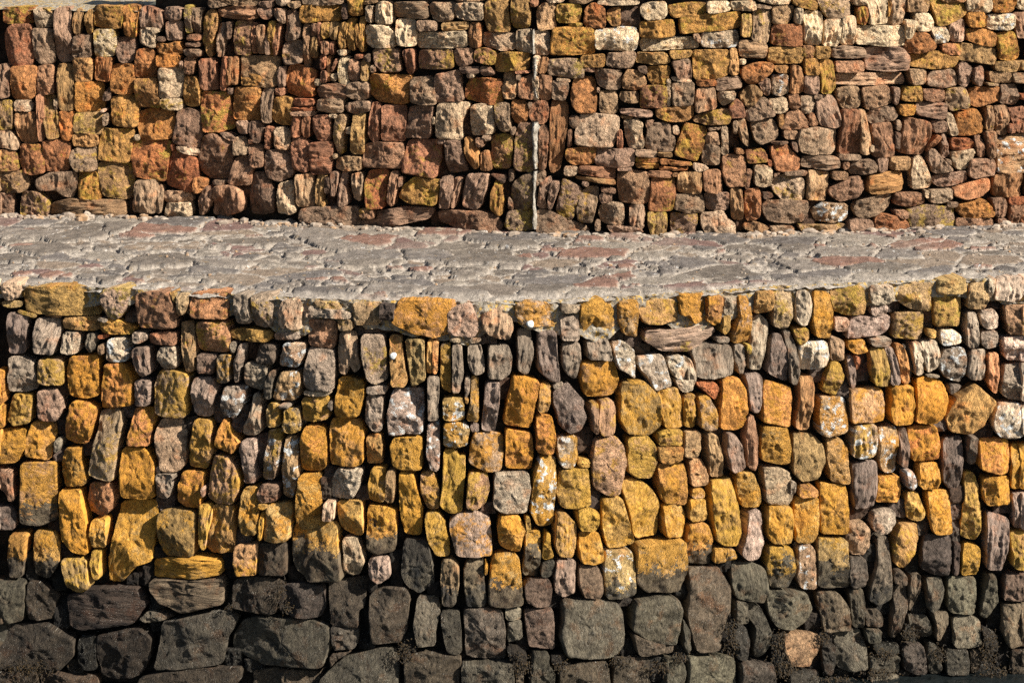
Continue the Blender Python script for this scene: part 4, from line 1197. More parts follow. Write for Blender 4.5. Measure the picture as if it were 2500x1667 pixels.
c92Y 1523,1182 1552,1172 1586,1186 1613,1216 1617,1266 1613,1312 1559,1321 1546,1281 1533,1232
c94O 1625,1235 1674,1233 1682,1266 1674,1312 1628,1316 1625,1281
c97O 1692,1193 1720,1193 1726,1207 1724,1218 1692,1219
c93Y 1688,1220 1726,1218 1730,1274 1690,1277
b92YvO 1741,1178 1789,1166 1797,1197 1804,1251 1812,1304 1801,1335 1774,1337 1751,1323 1743,1251
b99 1827,1254 1850,1243 1862,1251 1866,1297 1871,1327 1858,1369 1831,1375 1812,1358 1824,1304
a99v 1933,1174 1946,1178 1946,1205 1934,1220
c93Ov 1877,1237 1936,1237 1938,1281 1936,1327 1889,1331 1875,1304
c93O 1948,1216 2003,1216 2005,1247 2000,1312 1988,1331 1948,1331 1944,1274
d93O 2007,1182 2072,1186 2076,1308 2011,1308 2007,1251
c83OK 1686,1281 1732,1279 1745,1316 1743,1383 1686,1385 1682,1335
986Yv 1747,1341 1793,1339 1802,1362 1781,1373 1747,1379
a96OK 1556,1331 1613,1320 1672,1316 1680,1373 1680,1400 1663,1450 1579,1450 1556,1427 1556,1373
776 1686,1392 1762,1385 1791,1438 1785,1492 1766,1545 1758,1591 1705,1597 1693,1553 1684,1507 1690,1450
665v 1797,1379 1843,1378 1873,1388 1879,1434 1868,1475 1827,1471 1801,1465 1791,1411
775YK 1879,1335 1938,1337 1946,1392 1931,1438 1885,1438 1877,1392
a86W 1954,1335 1984,1331 1996,1354 1998,1444 1961,1442 1950,1411
776 1559,1469 1613,1455 1659,1461 1670,1492 1663,1538 1655,1580 1598,1572 1548,1545 1546,1496
665 1548,1549 1602,1572 1655,1578 1648,1599 1559,1601
665v 1674,1513 1690,1545 1692,1587 1682,1601 1672,1580
676 1801,1469 1829,1473 1827,1522 1801,1526
665 1831,1476 1862,1480 1889,1549 1885,1584 1850,1614 1843,1580 1850,1534 1833,1511
444 1797,1536 1827,1532 1835,1576 1831,1618 1804,1614 1797,1580
776 1879,1446 1934,1444 1973,1450 1992,1492 1973,1526 1938,1543 1900,1534 1881,1507
975 1915,1553 1973,1547 2009,1553 2000,1591 1980,1633 1931,1626 1912,1595
565 1502,1614 1548,1605 1594,1610 1600,1695 1502,1695
565 1628,1610 1667,1607 1682,1641 1678,1695 1628,1695
676 1684,1605 1766,1603 1797,1607 1808,1695 1686,1695
655 1812,1622 1889,1616 1902,1695 1812,1695
554B 1927,1645 2003,1639 2007,1695 1927,1695
554 2009,1576 2042,1574 2042,1618 2034,1651 2013,1645
a94YK 2001,1316 2072,1318 2076,1438 2034,1442 2003,1438 2000,1373
676W 2001,1450 2053,1450 2076,1488 2080,1541 2015,1545 2007,1496
332 1889,1557 1912,1553 1919,1603 1934,1633 1908,1649 1885,1618
a86 2076,1277 2110,1274 2126,1293 2129,1335 2114,1358 2080,1356 2070,1335 2072,1304
bba 2137,1258 2164,1245 2187,1247 2189,1277 2168,1304 2145,1306 2133,1289
c93Y 2221,1207 2246,1203 2264,1254 2260,1272 2241,1276 2221,1270 2218,1235
d93O 2269,1201 2325,1203 2325,1258 2329,1308 2283,1308 2271,1266
c93OY 2363,1155 2386,1159 2396,1193 2397,1297 2382,1323 2350,1316 2352,1274 2361,1212
977v 2413,1251 2466,1266 2462,1335 2447,1396 2413,1396 2409,1335
b84Yd 2206,1281 2244,1279 2250,1312 2244,1343 2214,1396 2191,1385 2183,1350 2191,1304
765K 2149,1316 2177,1314 2177,1365 2183,1450 2181,1469 2153,1484 2126,1473 2133,1434 2145,1381
655 2076,1362 2114,1360 2120,1411 2114,1436 2080,1436 2072,1392
445 2264,1310 2327,1310 2329,1350 2317,1411 2275,1406 2252,1392 2258,1350
a83Y 2359,1329 2394,1335 2394,1409 2350,1408 2350,1365
445v 2332,1327 2348,1327 2342,1406 2327,1406
666 2185,1396 2202,1392 2218,1411 2216,1431 2185,1427
665v 2229,1408 2252,1402 2250,1434 2237,1488 2225,1501 2225,1450
665v 2191,1434 2221,1432 2223,1480 2206,1526 2191,1564 2179,1563 2183,1488
776 2267,1415 2304,1413 2308,1457 2298,1488 2271,1496 2265,1461
676W 2319,1413 2388,1413 2388,1465 2384,1503 2321,1501 2319,1457
776 2415,1404 2432,1402 2436,1434 2440,1473 2413,1517 2397,1511 2405,1450
866v 2455,1404 2512,1402 2512,1469 2451,1469
676 2451,1476 2512,1476 2512,1582 2466,1584 2451,1549
465v 2078,1442 2112,1440 2116,1488 2107,1534 2084,1534 2080,1488
665 2118,1492 2149,1490 2160,1515 2156,1534 2118,1532
565 2116,1538 2153,1536 2154,1568 2122,1572
666 2225,1505 2264,1503 2283,1541 2275,1561 2244,1561 2225,1534
676 2279,1499 2321,1497 2321,1522 2302,1568 2290,1568 2286,1526
787 2329,1509 2378,1507 2399,1519 2399,1580 2374,1585 2332,1582
776 2043,1551 2110,1541 2120,1584 2122,1637 2084,1643 2049,1637 2047,1595
766B 2208,1580 2256,1574 2262,1603 2267,1649 2244,1651 2210,1637
665 2271,1568 2290,1576 2306,1641 2298,1654 2275,1649 2265,1603
665B 2313,1587 2365,1585 2369,1618 2367,1649 2313,1649
665 2373,1589 2397,1591 2397,1622 2390,1649 2373,1645
565 2126,1607 2202,1605 2206,1647 2176,1649 2126,1645
443 2137,1580 2198,1572 2198,1597 2145,1603
665 2472,1591 2512,1589 2512,1652 2472,1652
332 2401,1534 2432,1545 2441,1587 2420,1610 2405,1576
b84Yv 2470,1300 2512,1297 2512,1392 2474,1388
a87v 2474,1209 2512,1205 2512,1293 2482,1297
887B 2128,1652 2202,1652 2202,1695 2128,1695
443 2214,1526 2229,1534 2237,1572 2214,1564
644D 2404,731 2429,728 2450,729 2453,743 2453,759 2426,759 2407,756 2404,743
644D 2172,732 2193,735 2209,733 2208,753 2212,770 2192,768 2171,768 2166,751
644D 929,739 945,741 964,742 962,765 962,786 942,780 929,785 927,760
866D 289,759 314,759 332,759 338,772 334,796 317,793 290,793 294,778
866D 2255,754 2276,753 2291,752 2285,783 2290,811 2271,808 2258,810 2258,777
654D 1660,766 1671,771 1694,769 1691,788 1688,801 1672,804 1656,801 1659,790
643D 922,780 941,778 963,780 957,796 961,817 941,817 921,822 920,800
755D 855,794 895,794 923,797 924,812 929,826 888,826 860,824 859,805
654D 1488,799 1506,799 1528,803 1534,823 1529,842 1507,838 1487,836 1482,823
866D 1169,817 1196,816 1211,816 1214,829 1216,849 1194,844 1172,850 1170,831
644D 1536,824 1553,825 1578,823 1581,836 1580,856 1558,853 1535,859 1534,838
643D 594,833 606,831 629,835 628,860 624,882 613,883 590,883 596,859
654D 1564,843 1581,845 1605,847 1600,857 1603,876 1583,872 1563,871 1562,860
755D 2095,859 2113,856 2130,857 2133,897 2134,936 2112,936 2094,941 2099,895
866D 1986,898 2003,901 2020,898 2026,920 2023,936 2001,942 1984,937 1988,918
643D 1221,920 1232,922 1248,925 1248,948 1250,979 1233,981 1213,981 1218,950
643D 134,935 152,935 170,940 171,951 165,972 147,971 130,974 129,955
866D 2046,933 2069,932 2086,935 2080,957 2084,978 2068,977 2048,977 2052,957
866D 511,967 523,971 538,972 541,1005 539,1040 527,1041 509,1039 509,1008
866D 282,996 306,992 322,993 324,1010 319,1029 306,1028 285,1029 283,1009
755D 577,994 591,994 611,990 614,1009 610,1023 596,1025 573,1027 580,1013
654D 434,1025 451,1026 470,1022 467,1042 469,1057 454,1058 435,1053 435,1043
866D 552,1017 571,1018 592,1018 592,1038 591,1063 570,1063 552,1066 555,1041
866D 2292,1029 2302,1023 2324,1029 2320,1040 2326,1056 2305,1058 2290,1062 2286,1044
644D 132,1017 147,1016 158,1015 161,1044 157,1068 146,1072 131,1070 129,1041
644D 2388,1038 2412,1042 2434,1042 2437,1056 2436,1075 2410,1082 2386,1083 2381,1058
643D 1408,1043 1432,1048 1453,1047 1459,1083 1452,1119 1429,1113 1407,1118 1409,1080
644D 1748,1052 1766,1049 1780,1045 1781,1073 1782,1092 1768,1093 1746,1094 1752,1073
866D 614,1067 633,1064 648,1065 644,1085 648,1102 628,1099 613,1101 610,1081
755D 191,1088 209,1084 229,1082 227,1100 230,1115 206,1119 187,1118 191,1100
755D 620,1097 633,1096 647,1092 651,1125 651,1151 634,1150 621,1154 615,1125
866D 124,1097 133,1101 147,1101 149,1116 151,1131 136,1133 123,1132 121,1121
866D 778,1142 800,1147 819,1149 818,1161 812,1177 798,1179 781,1178 784,1160
654D 776,1168 795,1171 810,1169 803,1199 804,1223 796,1223 781,1229 776,1202
755D 869,1193 881,1193 902,1196 899,1212 900,1225 882,1229 864,1225 861,1211
643D 2324,1195 2340,1190 2365,1195 2363,1219 2363,1237 2339,1235 2322,1242 2324,1216
644D 1441,1196 1459,1195 1472,1194 1478,1221 1477,1251 1456,1249 1439,1251 1442,1221
866D 368,1220 393,1220 412,1213 412,1236 411,1253 392,1258 366,1256 368,1236
755D 1171,1236 1189,1232 1214,1232 1209,1252 1215,1262 1191,1261 1170,1261 1177,1245
755D 2185,1231 2202,1226 2220,1226 2222,1253 2223,1275 2202,1270 2185,1271 2179,1250
755D 2319,1237 2337,1236 2356,1237 2360,1257 2356,1275 2342,1276 2319,1282 2324,1252
755D 2429,1228 2451,1228 2483,1227 2476,1243 2476,1262 2457,1260 2427,1267 2433,1250
643D 2070,1241 2111,1238 2146,1241 2145,1260 2146,1279 2107,1279 2071,1276 2073,1259
866D 2323,1275 2342,1271 2358,1277 2354,1305 2352,1332 2336,1332 2322,1332 2322,1299
654D 2249,1270 2262,1271 2276,1269 2279,1289 2280,1314 2262,1314 2244,1314 2246,1296
643D 112,1276 126,1277 145,1270 147,1290 146,1304 126,1307 109,1303 109,1291
866D 565,1301 583,1298 598,1304 601,1314 602,1334 586,1334 563,1335 568,1317
654D 139,1332 152,1333 170,1332 172,1353 172,1364 152,1366 138,1364 134,1349
444D 2115,1333 2136,1336 2151,1336 2153,1360 2149,1378 2135,1379 2120,1377 2114,1356
444D 365,1338 379,1344 398,1343 398,1356 403,1371 379,1369 366,1372 369,1354
444D 531,1354 554,1356 568,1356 573,1373 574,1394 555,1396 530,1396 534,1377
444D 943,1348 965,1353 979,1349 986,1368 981,1390 961,1390 948,1390 944,1367
444D 2221,1365 2236,1362 2254,1362 2256,1383 2255,1406 2241,1408 2223,1407 2221,1386
444D 56,1354 68,1356 80,1350 83,1393 83,1430 67,1429 52,1425 56,1391
444D 2119,1371 2131,1371 2145,1372 2143,1396 2149,1409 2130,1408 2114,1411 2115,1394
444D 1764,1371 1783,1373 1800,1372 1796,1388 1798,1404 1782,1407 1761,1404 1765,1389
444D 321,1376 344,1377 366,1378 369,1405 366,1442 341,1438 320,1436 319,1409
444D 534,1392 555,1385 574,1390 576,1408 579,1424 557,1424 535,1422 536,1409
444D 950,1384 965,1381 985,1380 982,1407 981,1437 969,1441 948,1436 952,1410
444D 693,1389 715,1389 730,1391 732,1412 728,1432 709,1431 690,1430 693,1409
444D 115,1393 139,1391 157,1391 156,1421 156,1450 139,1449 119,1455 118,1420
444D 2427,1392 2443,1390 2462,1390 2456,1414 2458,1424 2447,1424 2425,1427 2433,1407
444D 300,1405 311,1406 328,1409 326,1420 325,1442 309,1435 296,1435 299,1419
444D 887,1411 906,1414 921,1414 924,1436 922,1448 902,1455 882,1450 883,1429
444D 1040,1432 1062,1427 1076,1426 1080,1443 1081,1464 1060,1465 1041,1464 1041,1443
444D 1660,1434 1675,1436 1687,1436 1693,1461 1690,1475 1672,1475 1657,1482 1659,1459
444D 1517,1455 1534,1455 1556,1456 1558,1478 1556,1492 1536,1488 1516,1492 1515,1474
444D 353,1462 376,1460 394,1459 392,1479 393,1492 372,1495 351,1499 357,1475
444D 2237,1451 2254,1451 2271,1451 2268,1477 2273,1509 2256,1503 2233,1508 2233,1480
444D 125,1457 143,1459 166,1461 165,1504 161,1544 143,1544 122,1544 123,1499
444D 1344,1463 1364,1458 1376,1465 1377,1481 1379,1495 1361,1495 1342,1496 1344,1480
444D 2148,1476 2172,1476 2187,1478 2189,1496 2185,1508 2166,1511 2148,1513 2151,1495
444D 870,1481 882,1476 902,1476 904,1521 903,1558 885,1560 868,1562 868,1521
444D 2420,1480 2437,1477 2452,1480 2457,1510 2454,1554 2439,1550 2421,1551 2421,1515
444D 777,1489 792,1490 803,1494 808,1516 804,1534 791,1531 774,1528 775,1515
444D 1973,1498 1993,1505 2012,1503 2016,1526 2016,1551 1990,1551 1974,1550 1973,1524
444D 1770,1511 1788,1512 1810,1516 1806,1528 1804,1539 1792,1542 1771,1541 1769,1527
444D 356,1515 371,1515 396,1519 394,1534 394,1553 372,1556 355,1555 351,1536
444D 2148,1518 2169,1517 2183,1515 2182,1539 2182,1569 2168,1569 2151,1565 2151,1543
444D 1758,1526 1779,1530 1797,1525 1801,1569 1796,1610 1780,1603 1761,1609 1765,1565
444D 1997,1543 2023,1544 2045,1544 2045,1560 2047,1581 2026,1582 2000,1580 2001,1556
444D 974,1543 994,1545 1016,1542 1017,1578 1014,1602 992,1601 976,1599 978,1578
444D 2298,1542 2318,1540 2335,1537 2335,1565 2336,1593 2315,1593 2302,1589 2298,1563
444D 864,1555 884,1553 908,1556 913,1573 911,1599 886,1594 869,1598 867,1575
444D 1261,1563 1279,1563 1294,1561 1294,1578 1296,1598 1278,1596 1262,1597 1265,1577
444D 2439,1559 2457,1561 2469,1560 2473,1599 2470,1640 2453,1641 2437,1647 2437,1605
444D 1524,1570 1536,1571 1559,1565 1560,1588 1562,1605 1543,1607 1523,1609 1523,1591
444D 1653,1578 1668,1584 1685,1580 1680,1599 1685,1615 1669,1609 1653,1614 1650,1594
444D 538,1590 557,1591 579,1590 578,1612 580,1638 559,1637 534,1635 538,1612
444D 1593,1597 1608,1595 1627,1600 1628,1619 1628,1635 1609,1632 1588,1638 1589,1616
444D 2393,1585 2418,1590 2442,1590 2443,1629 2445,1670 2417,1671 2394,1670 2393,1629
444D 1977,1610 2000,1606 2018,1608 2014,1622 2019,1645 1997,1639 1983,1642 1979,1623
444D 152,1621 178,1614 198,1616 194,1632 193,1656 178,1653 157,1654 155,1634
444D 582,1616 610,1615 628,1615 628,1635 635,1649 608,1650 585,1650 587,1631
444D 1591,1628 1613,1626 1630,1626 1634,1651 1630,1673 1610,1674 1595,1672 1594,1652
444D 2022,1636 2057,1641 2094,1638 2097,1656 2093,1673 2059,1674 2026,1669 2023,1657
444D 2087,1635 2113,1634 2133,1637 2135,1650 2134,1670 2113,1675 2092,1671 2093,1652
444D 2200,1643 2221,1644 2244,1645 2249,1657 2245,1669 2225,1672 2203,1671 2199,1655
""")

def is_white(code):
    r, g, b = (int(x, 16) for x in code[:3]); return min(r, g, b) >= 10
def kind_of(code, P, wall, size):
    cy_, top = P[:,1].mean(), P[:,1].min()
    if size < .13: return 'pinning_stone'
    if wall == 'lower' and top < np.interp(P[:,0].mean(), [p[0] for p in LOW_EDGE], [p[1] for p in LOW_EDGE])+22: return 'coping_stone'
    r, g, b = (int(x, 16) for x in code[:3])
    if wall == 'lower' and r <= 8 and r-b <= 4 and cy_ > 1380 and 'O' not in code: return 'tidal_stone'
    if 'v' in code or 'h' in code: return 'layered_slab'
    if is_white(code): return 'pale_block'
    return 'sandstone_block'

def build_wall(stones, C, k, parent, wall, deep, seed0):
    rng = random.Random(seed0); rec = []
    for i, (code, P) in enumerate(stones):
        top = wall == 'lower' and P[:,1].min() < np.interp(P[:,0].mean(), [p[0] for p in LOW_EDGE], [p[1] for p in LOW_EDGE])+22
        rec.append((code, P, *stone_data(code, P, C, k, rng, deep, seed0+i+1, 1.055 if wall == 'upper' else .99, top)))
    groups = {}
    for r in rec: groups.setdefault(kind_of(r[0], r[1], wall, r[4]), []).append(r)
    for kind, rs in groups.items():
        rs.sort(key=lambda r: -r[4])
        for r in rs[:100]:
            o = mesh_obj(kind, r[2], FACES, ROCK, parent, r[3])
            if 'W' in r[0] and int(r[0][0], 16) > 8: o['label'] = 'stone splashed with white lichen'
            elif 'K' in r[0]: o['label'] = 'stone with golden lichen above and black tide mark below'
        join_part(kind+'s', rs[100:], parent, kind+'s')
def join_part(name, rs, parent, label=None):
    if not rs: return
    V = np.vstack([r[2] for r in rs]); n = len(rs[0][2]); F_ = []
    for i in range(len(rs)): F_ += [tuple(x+i*n for x in f) for f in FACES]
    at = {k2: (rs[0][3][k2][0], np.concatenate([r[3][k2][1] for r in rs])) for k2 in rs[0][3]}
    o = mesh_obj(name, V, F_, ROCK, parent, at); o['kind'] = 'stuff'
    return o
def beyond(stones, C, k, parent, deep, seed0, top=False):
    """the wall goes on to both sides of the frame (and above it): more stones of the same sorts"""
    rng = random.Random(seed0); rs = []
    for code, P in stones:
        for ax in (-3, 2503):
            if abs(P[:,0].mean()-ax) < 430:
                Q = P.copy(); Q[:,0] = 2*ax-Q[:,0]; Q = Q[::-1]
                if (ax < 0 and Q[:,0].max() < 12) or (ax > 0 and Q[:,0].min() > 2488): rs.append((code, Q))
    if top:
        for code, P in stones:
            if P[:,1].max() < 150 and P[:,0].mean() > 350 and P[:,1].min() > -2:
                Q = P.copy(); Q[:,1] = -14-Q[:,1]; rs.append((code, Q[::-1]))
    rs = [(c, Q, *stone_data(c, Q, C, k, rng, deep, seed0+i)) for i, (c, Q) in enumerate(rs)]
    join_part('outer_stones', rs, parent)

def sheet(C, k, x0, x1, z0, z1, d, nx, nz, amp, fr, seed, zfun=None):
    xs = np.linspace(x0, x1, nx); zs = np.linspace(0, 1, nz); V = []
    X, Z = np.meshgrid(xs, zs); X = X.ravel(); Z = Z.ravel()
    zz = z0+(z1-z0)*Z if zfun is None else zfun(X, Z)
    Y = cy(C, X)+k*zz
    p = np.column_stack([X, Y, zz]); nn = fbm(p*fr+seed, 4, seed)
    dd = d+amp*nn
    s = (cy(C, X+.1)-cy(C, X-.1))/.2; nrm = np.column_stack([s, -np.ones_like(s), np.full_like(s, k)]); nrm /= np.linalg.norm(nrm, axis=1)[:,None]
    p = p+nrm*dd[:,None]
    F_ = [(j*nx+i, j*nx+i+1, (j+1)*nx+i+1, (j+1)*nx+i) for j in range(nz-1) for i in range(nx-1)]
    return p, F_

# ------------------------------------------------------------------ upper wall
XW = 6.9
def kindof(o, k): o['kind'] = k
uw = thing('harbour_wall', 'upper dry stone wall of rusty, brown and pale sandstone standing behind the paved ledge', 'wall', (0, float(cy(UC, 0)), 0))
ZT = float(hit(UC, K_UP, 60, 20)[2]); XT = float(hit(UC, K_UP, 352, 20)[0])
def uz(X, Z): return -.3+(np.where(X < XT+.08, ZT-.03, 2.72)+.3)*Z
p, f = sheet(UC, K_UP, -XW-.6, XW+.6, 0, 0, -.21, 500, 90, .05, 7, 5, uz)
mesh_obj('rubble_core', p, f, CORE, uw)
kindof(uw, 'thing')
build_wall(UPPER, UC, K_UP, uw, 'upper', .035, 1000)
beyond(UPPER, UC, K_UP, uw, .035, 5000, True)
# ------------------------------------------------------------------ lower wall
lw = thing('quay_wall', 'lower dry stone quay wall with orange and yellow lichen, black stones along its tidal foot', 'wall', (0, float(cy(LC, 0)), -4.6))
p, f = sheet(LC, K_LO, -XW, XW, -4.8, -.05, -.27, 400, 130, .05, 7, 8)
mesh_obj('rubble_core', p, f, CORE, lw)
kindof(lw, 'thing')
build_wall(LOWER, LC, K_LO, lw, 'lower', .06, 2000)
beyond(LOWER, LC, K_LO, lw, .05, 7000)
def mz(X, Z):
    bot = -.31+.26*fbm(np.column_stack([X*2.2, X*0, X*0])+3, 4, 4)
    wgt = np.interp(X, [-6, -3, -2.6, -.5, 2.2, 2.6, 6], [.45, .55, 1.0, 1.05, 1.0, .7, .6])
    return bot*wgt*(1-Z)+.0*Z
p, f = sheet(LC, K_LO, -XW, XW, 0, 0, -.065, 1000, 44, .06, 12, 12, mz)
mesh_obj('mortar_bed', p, f, MORTAR, lw)

# ------------------------------------------------------------------ paved ledge between the walls
def ledge():
    nx, ny = 1300, 120; xs = np.linspace(-XW-.2, XW+.2, nx); ts = np.linspace(0, 1, ny)
    X, Tt = np.meshgrid(xs, ts); X = X.ravel(); Tt = Tt.ravel()
    y0 = cy(LC, X)+.035+.075*fbm(np.column_stack([X*4.5, X*0, X*0+2]), 4, 60); y1 = cy(UC, X)+.16; Y = y0+(y1-y0)*Tt
    wx = X+.20*fbm(np.column_stack([X*1.6, Y*1.6, X*0]), 4, 70); wy = Y*1.35+.20*fbm(np.column_stack([X*1.6, Y*1.6, X*0+9]), 4, 71)
    def cells(cell, sd):
        gi, gj = np.floor(wx/cell).astype(np.int64), np.floor(wy/cell).astype(np.int64)
        F1 = np.full(len(X), 9.); F2 = np.full(len(X), 9.); ID = np.zeros(len(X))
        for di in range(-2, 3):
            for dj in range(-2, 3):
                a, b_ = gi+di, gj+dj
                cx = (a+_h(a, b_, 0, sd))*cell; cyy = (b_+_h(a, b_, 0, sd+1))*cell
                d = np.hypot(wx-cx, wy-cyy); idn = _h(a, b_, 0, sd+2)
                nearer = d < F1; F2 = np.where(nearer, F1, np.minimum(F2, d)); ID = np.where(nearer, idn, ID); F1 = np.where(nearer, d, F1)
        return F2-F1, ID
    e1, i1 = cells(.58, 1); e2, i2 = cells(.27, 11)
    bigc = i1 > .5; edge = np.where(bigc, e1, np.minimum(e1+.0, e2)); ID = np.where(bigc, (i1-.5)/.5, i2)
    rough = fbm(np.column_stack([X*12, Y*12, X*0]), 4, 80); fine = fbm(np.column_stack([X*40, Y*30, X*0]), 2, 81)
    lip = np.clip((Y-y0)/.30, 0, 1)
    st = np.clip((edge+.05*rough-.028)/.018, 0, 1)*np.where(lip < .9, lip**2, 1)
    z = .020*(st-.6)+rough*(.007+.022*(1-st))+(ID-.5)*.022*st+.003*fine+.012*fbm(np.column_stack([X*2.2, Y*2.2, X*0]), 2, 83)+(ID-.5)*.02*st-.03*(1-lip)**2+.01*np.clip(rough, 0, 1)
    pal = np.array([lin(c) for c in [(.60,.56,.51),(.52,.49,.45),(.64,.58,.51),(.57,.47,.44),(.66,.63,.58),(.54,.52,.50),(.49,.47,.45),(.62,.49,.43),(.62,.59,.55),(.55,.52,.48)]])
    sc = pal[(ID*9.99).astype(int)]
    mort = np.array(lin((.78, .75, .70)))*np.ones((len(X), 1))*(1+.25*fine[:,None])
    c = sc*st[:,None]*(1+.18*rough[:,None])+mort*(1-st[:,None])
    cov = np.clip(fbm(np.column_stack([X*1.3, Y*1.8, X*0]), 4, 95)*4-.3, 0, .75)[:,None]*.4
    c = c*(1-cov)+mort*np.array([.78, .76, .73])*cov*(1+.3*rough[:,None])
    c = np.clip(c, 0.01, .8)*np.array([.52, .485, .46])
    V = np.column_stack([X, Y, z])
    # front lip turns down over the top course
    F_ = [(j*nx+i, j*nx+i+1, (j+1)*nx+i+1, (j+1)*nx+i) for j in range(ny-1) for i in range(nx-1)]
    m = bpy.data.materials.new('worn_paving'); m.use_nodes = True; nt = m.node_tree; b = nt.nodes['Principled BSDF']
    co = N(nt, 'ShaderNodeTexCoord').outputs['Object']; n1 = noise(nt, co, 9, 8, .7); n2 = noise(nt, co, 55, 6, .7); n3 = noise(nt, co, 3, 5, .6)
    cc = attr(nt, 'tint', 'Color')
    v = mathn(nt, 'ADD', mathn(nt, 'ADD', mathn(nt, 'MULTIPLY', ramp(nt, n1, .3, .7), .55), mathn(nt, 'MULTIPLY', ramp(nt, n2, .3, .7), .55)), .42)
    vc = N(nt, 'ShaderNodeCombineColor')
    for i in range(3): nt.links.new(v, vc.inputs[i])
    cc = mixc(nt, 1.0, cc, vc.outputs[0], 'MULTIPLY')
    cc = mixc(nt, ramp(nt, noise(nt, co, 14, 7, .7), .62, .67), cc, (.45, .43, .40))
    cc = mixc(nt, mathn(nt, 'MULTIPLY', ramp(nt, noise(nt, co, 8, 7, .75), .60, .66), .5), cc, (.26, .16, .05))
    nt.links.new(cc, b.inputs['Base Color']); b.inputs['Roughness'].default_value = .9; b.inputs['Specular IOR Level'].default_value = .2
    bp = N(nt, 'ShaderNodeBump'); bp.inputs['Distance'].default_value = .02; bp.inputs['Strength'].default_value = 1
    nt.links.new(mathn(nt, 'ADD', mathn(nt, 'MULTIPLY', n1, .75), mathn(nt, 'MULTIPLY', n2, 1.1)), bp.inputs['Height']); nt.links.new(bp.outputs[0], b.inputs['Normal'])
    tint = np.column_stack([c, np.ones(len(X))])
    o = mesh_obj('paved_ledge', V, F_, m, None, dict(tint=('FLOAT_COLOR', tint))); o['kind'] = 'structure'
ledge()

# ------------------------------------------------------------------ water and sea bed
def plane(name, y0, y1, z, mat):
    o = mesh_obj(name, [(-60, y0, z), (60, y0, z), (60, y1, z), (-60, y1, z)], [(0, 1, 2, 3)], mat); o['kind'] = 'structure'; return o
wm = bpy.data.materials.new('dark_water'); wm.use_nodes = True; nt = wm.node_tree; b = nt.nodes['Principled BSDF']
b.inputs['Base Color'].default_value = (.008, .010, .010, 1); b.inputs['Roughness'].default_value = .12
co = N(nt, 'ShaderNodeTexCoord').outputs['Object']; bp = N(nt, 'ShaderNodeBump'); bp.inputs['Distance'].default_value = .05
nt.links.new(noise(nt, co, 6, 4, .5), bp.inputs['Height']); nt.links.new(bp.outputs[0], b.inputs['Normal'])
wz = float(hit(LC, K_LO, 2400, 1650)[2])
plane('harbour_water', -120, 1.5, wz, wm)

# ------------------------------------------------------------------ top of the upper wall at its lower left end
nx, ny = 260, 60; X, Y = np.meshgrid(np.linspace(-XW-.6, XT, nx), np.linspace(0, 1, ny)); X = X.ravel(); Y = Y.ravel()
Yw = cy(UC, X)+K_UP*ZT+.05+Y*3.2
Zr = ZT+.022*fbm(np.column_stack([X*7, Yw*7, X*0]), 4, 55)-.03*np.clip(1-Y*14, 0, 1)
mesh_obj('wall_top', np.column_stack([X, Yw, Zr]), [(j*nx+i, j*nx+i+1, (j+1)*nx+i+1, (j+1)*nx+i) for j in range(ny-1) for i in range(nx-1)], MORTAR, uw)

# ------------------------------------------------------------------ ragged pale mortar joint up the upper wall, raised to cast the step's shadow
def rib(pts):
    V = []; F_ = []; n = 60; m = 9
    pts = np.array(pts, float); ys = np.linspace(pts[0,1], pts[-1,1], n)
    for j, y in enumerate(ys):
        x = np.interp(y, pts[:,1], pts[:,0]); wd = np.interp(y, pts[:,1], pts[:,2]); hg = np.interp(y, pts[:,1], pts[:,3])
        p = hit(UC, K_UP, x, y); u, v, nn = frame(UC, K_UP, p)
        for i in range(m):
            t = i/(m-1)*2-1; V.append(p+u*t*wd+nn*(-.07+(hg+.07)*(1-abs(t+.25)**2.2 if t > -1 else 0)))
    V = np.array(V); nn = fbm(V*16, 4, 91); V[:,1] -= nn*.045; V[:,0] += fbm(V*13+4, 3, 92)*.012
    for j in range(n-1):
        for i in range(m-1): F_.append((j*m+i, j*m+i+1, (j+1)*m+i+1, (j+1)*m+i))
    mesh_obj('mortar_rib', V, F_, RIBM, uw)
rib([(1302,72,.012,.03),(1303,132,.014,.03)])
rib([(1306,140,.03,.03),(1309,165,.028,.035),(1306,195,.02,.02)])
rib([(1309,215,.03,.01),(1311,240,.025,.005)])
rib([(1309,298,.05,.05),(1306,330,.045,.06),(1308,360,.035,.05),(1307,385,.042,.05),(1309,412,.035,.045)])
rib([(1309,418,.040,.03),(1305,455,.024,.045),(1304,500,.016,.05),(1306,560,.035,.03)])

# ------------------------------------------------------------------ white round lichen spots on the lower wall
def spot(px, py, r):
    p = hit(LC, K_LO, px, py); u, v, n = frame(LC, K_LO, p); V = [p+n*.070]; F_ = []; m = 18
    for k, (rr, h) in enumerate(((.6, .069), (1, .064), (1.02, .0))):
        for i in range(m):
            a = 2*math.pi*i/m; q = rr*r*(1+.08*math.sin(3*a+px)); V.append(p+u*q*math.cos(a)+v*q*math.sin(a)+n*h)
    for i in range(m): F_.append((0, 1+i, 1+(i+1) % m))
    for k in range(2):
        for i in range(m): F_.append((1+k*m+i, 1+(k+1)*m+i, 1+(k+1)*m+(i+1) % m, 1+k*m+(i+1) % m))
    mesh_obj('lichen_spot', V, F_, WHITE, lw)
WHITE = simple_material('white_crust', (.42, .42, .40), (.55, .55, .52), 60, .004)
for q in ((1293, 789, .036), (961, 867, .030)): spot(*q)

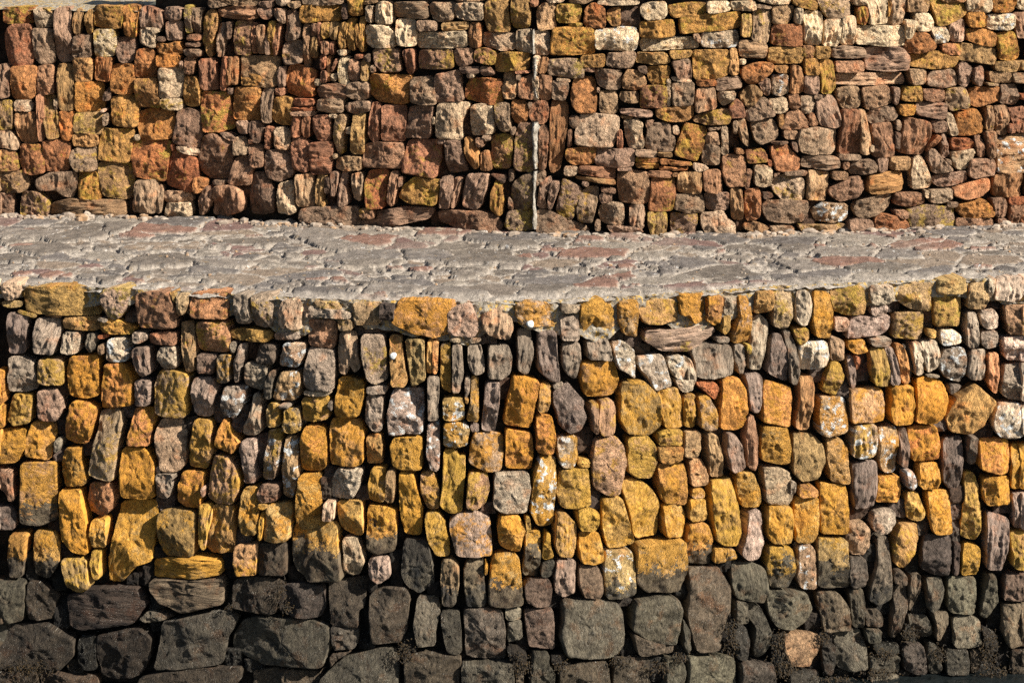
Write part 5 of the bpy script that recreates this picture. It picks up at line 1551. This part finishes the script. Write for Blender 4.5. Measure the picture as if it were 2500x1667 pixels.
# ------------------------------------------------------------------ seaweed hanging at the tidal foot
def seaweed(spots):
    rng = random.Random(5); V = []; F_ = []
    for px, py, wpx, hpx in spots:
        n = int(wpx*hpx*.16)
        for _ in range(n):
            x, y = px+rng.gauss(0, .36)*wpx, py+rng.gauss(0, .36)*hpx
            p = hit(LC, K_LO, x, y); u, v, nn = frame(LC, K_LO, p); p = p+nn*rng.uniform(-.03, .06)
            a = rng.gauss(-math.pi/2, .9); L = rng.uniform(.012, .045); d = u*math.cos(a)+v*math.sin(a)+nn*rng.uniform(-.2, .6); s_ = np.cross(d, nn); s_ = s_/np.linalg.norm(s_)*rng.uniform(.002, .005)
            b0 = len(V); V += [p-s_, p+s_, p+d*L*.6+s_*1.3+nn*.004, p+d*L*.6-s_*1.3, p+d*L]
            F_ += [(b0, b0+1, b0+2, b0+3), (b0+3, b0+2, b0+4)]
    o = mesh_obj('seaweed', V, F_, WEED, None, None, False); o['kind'] = 'stuff'; o['label'] = 'dark brown seaweed hanging between the black stones at the tidal foot'
seaweed([(700,1480,24,20),(990,1590,30,36),(1275,1625,36,30),(1262,1600,24,22),(1370,1622,36,22),(1515,1612,36,22),(1610,1625,50,22),(1660,1602,30,20),(1782,1550,24,60),(1900,1565,28,44),(1915,1622,44,40),(2010,1552,26,24),(2160,1592,40,20),(2222,1545,28,36),(2290,1592,30,30),(2412,1580,34,60),(2430,1640,50,26),(2040,1655,80,12),(60,1630,90,26),(560,1480,14,12),(690,1440,14,40),(2150,1640,60,18)])

# ------------------------------------------------------------------ stone chips along the foot of the upper wall and on the ledge
def chips():
    rng = random.Random(11); V = []; F_ = []; tin = []
    for i in range(1300):
        x = rng.uniform(-XW, XW); foot = rng.random() < .55
        yb = float(cy(UC, x)); y = yb-abs(rng.gauss(0, .10))+.03 if foot else rng.uniform(float(cy(LC, x))+.12, yb)
        r = rng.uniform(.005, .014) if not foot else rng.choice([.01, .015, .02, .03, .045])*rng.uniform(.6, 1.2)
        b0 = len(V); n = 6; ht = r*rng.uniform(.5, 1.1); a0 = rng.uniform(0, 6); ex = rng.uniform(1, 1.8)
        for (rr, z) in ((1.0, -.02), (.95, ht*.6), (.45, ht)):
            for j in range(n):
                a = a0+2*math.pi*j/n; q = rr*r*rng.uniform(.75, 1.2); V.append((x+q*ex*math.cos(a), y+q*math.sin(a), z+rng.uniform(0, .2)*ht))
        for k in range(2):
            for j in range(n): F_.append((b0+k*n+j, b0+k*n+(j+1) % n, b0+(k+1)*n+(j+1) % n, b0+(k+1)*n+j))
        F_.append(tuple(b0+2*n+j for j in range(n)))
    o = mesh_obj('gravel', V, F_, CHIP, None, None, False); o['kind'] = 'stuff'; o['label'] = 'loose stone chips and grit on the paved ledge'
CHIP = simple_material('stone_chips', (.16, .12, .09), (.32, .26, .20), 8, .01, .95, (.28, .17, .09), 3)
chips()
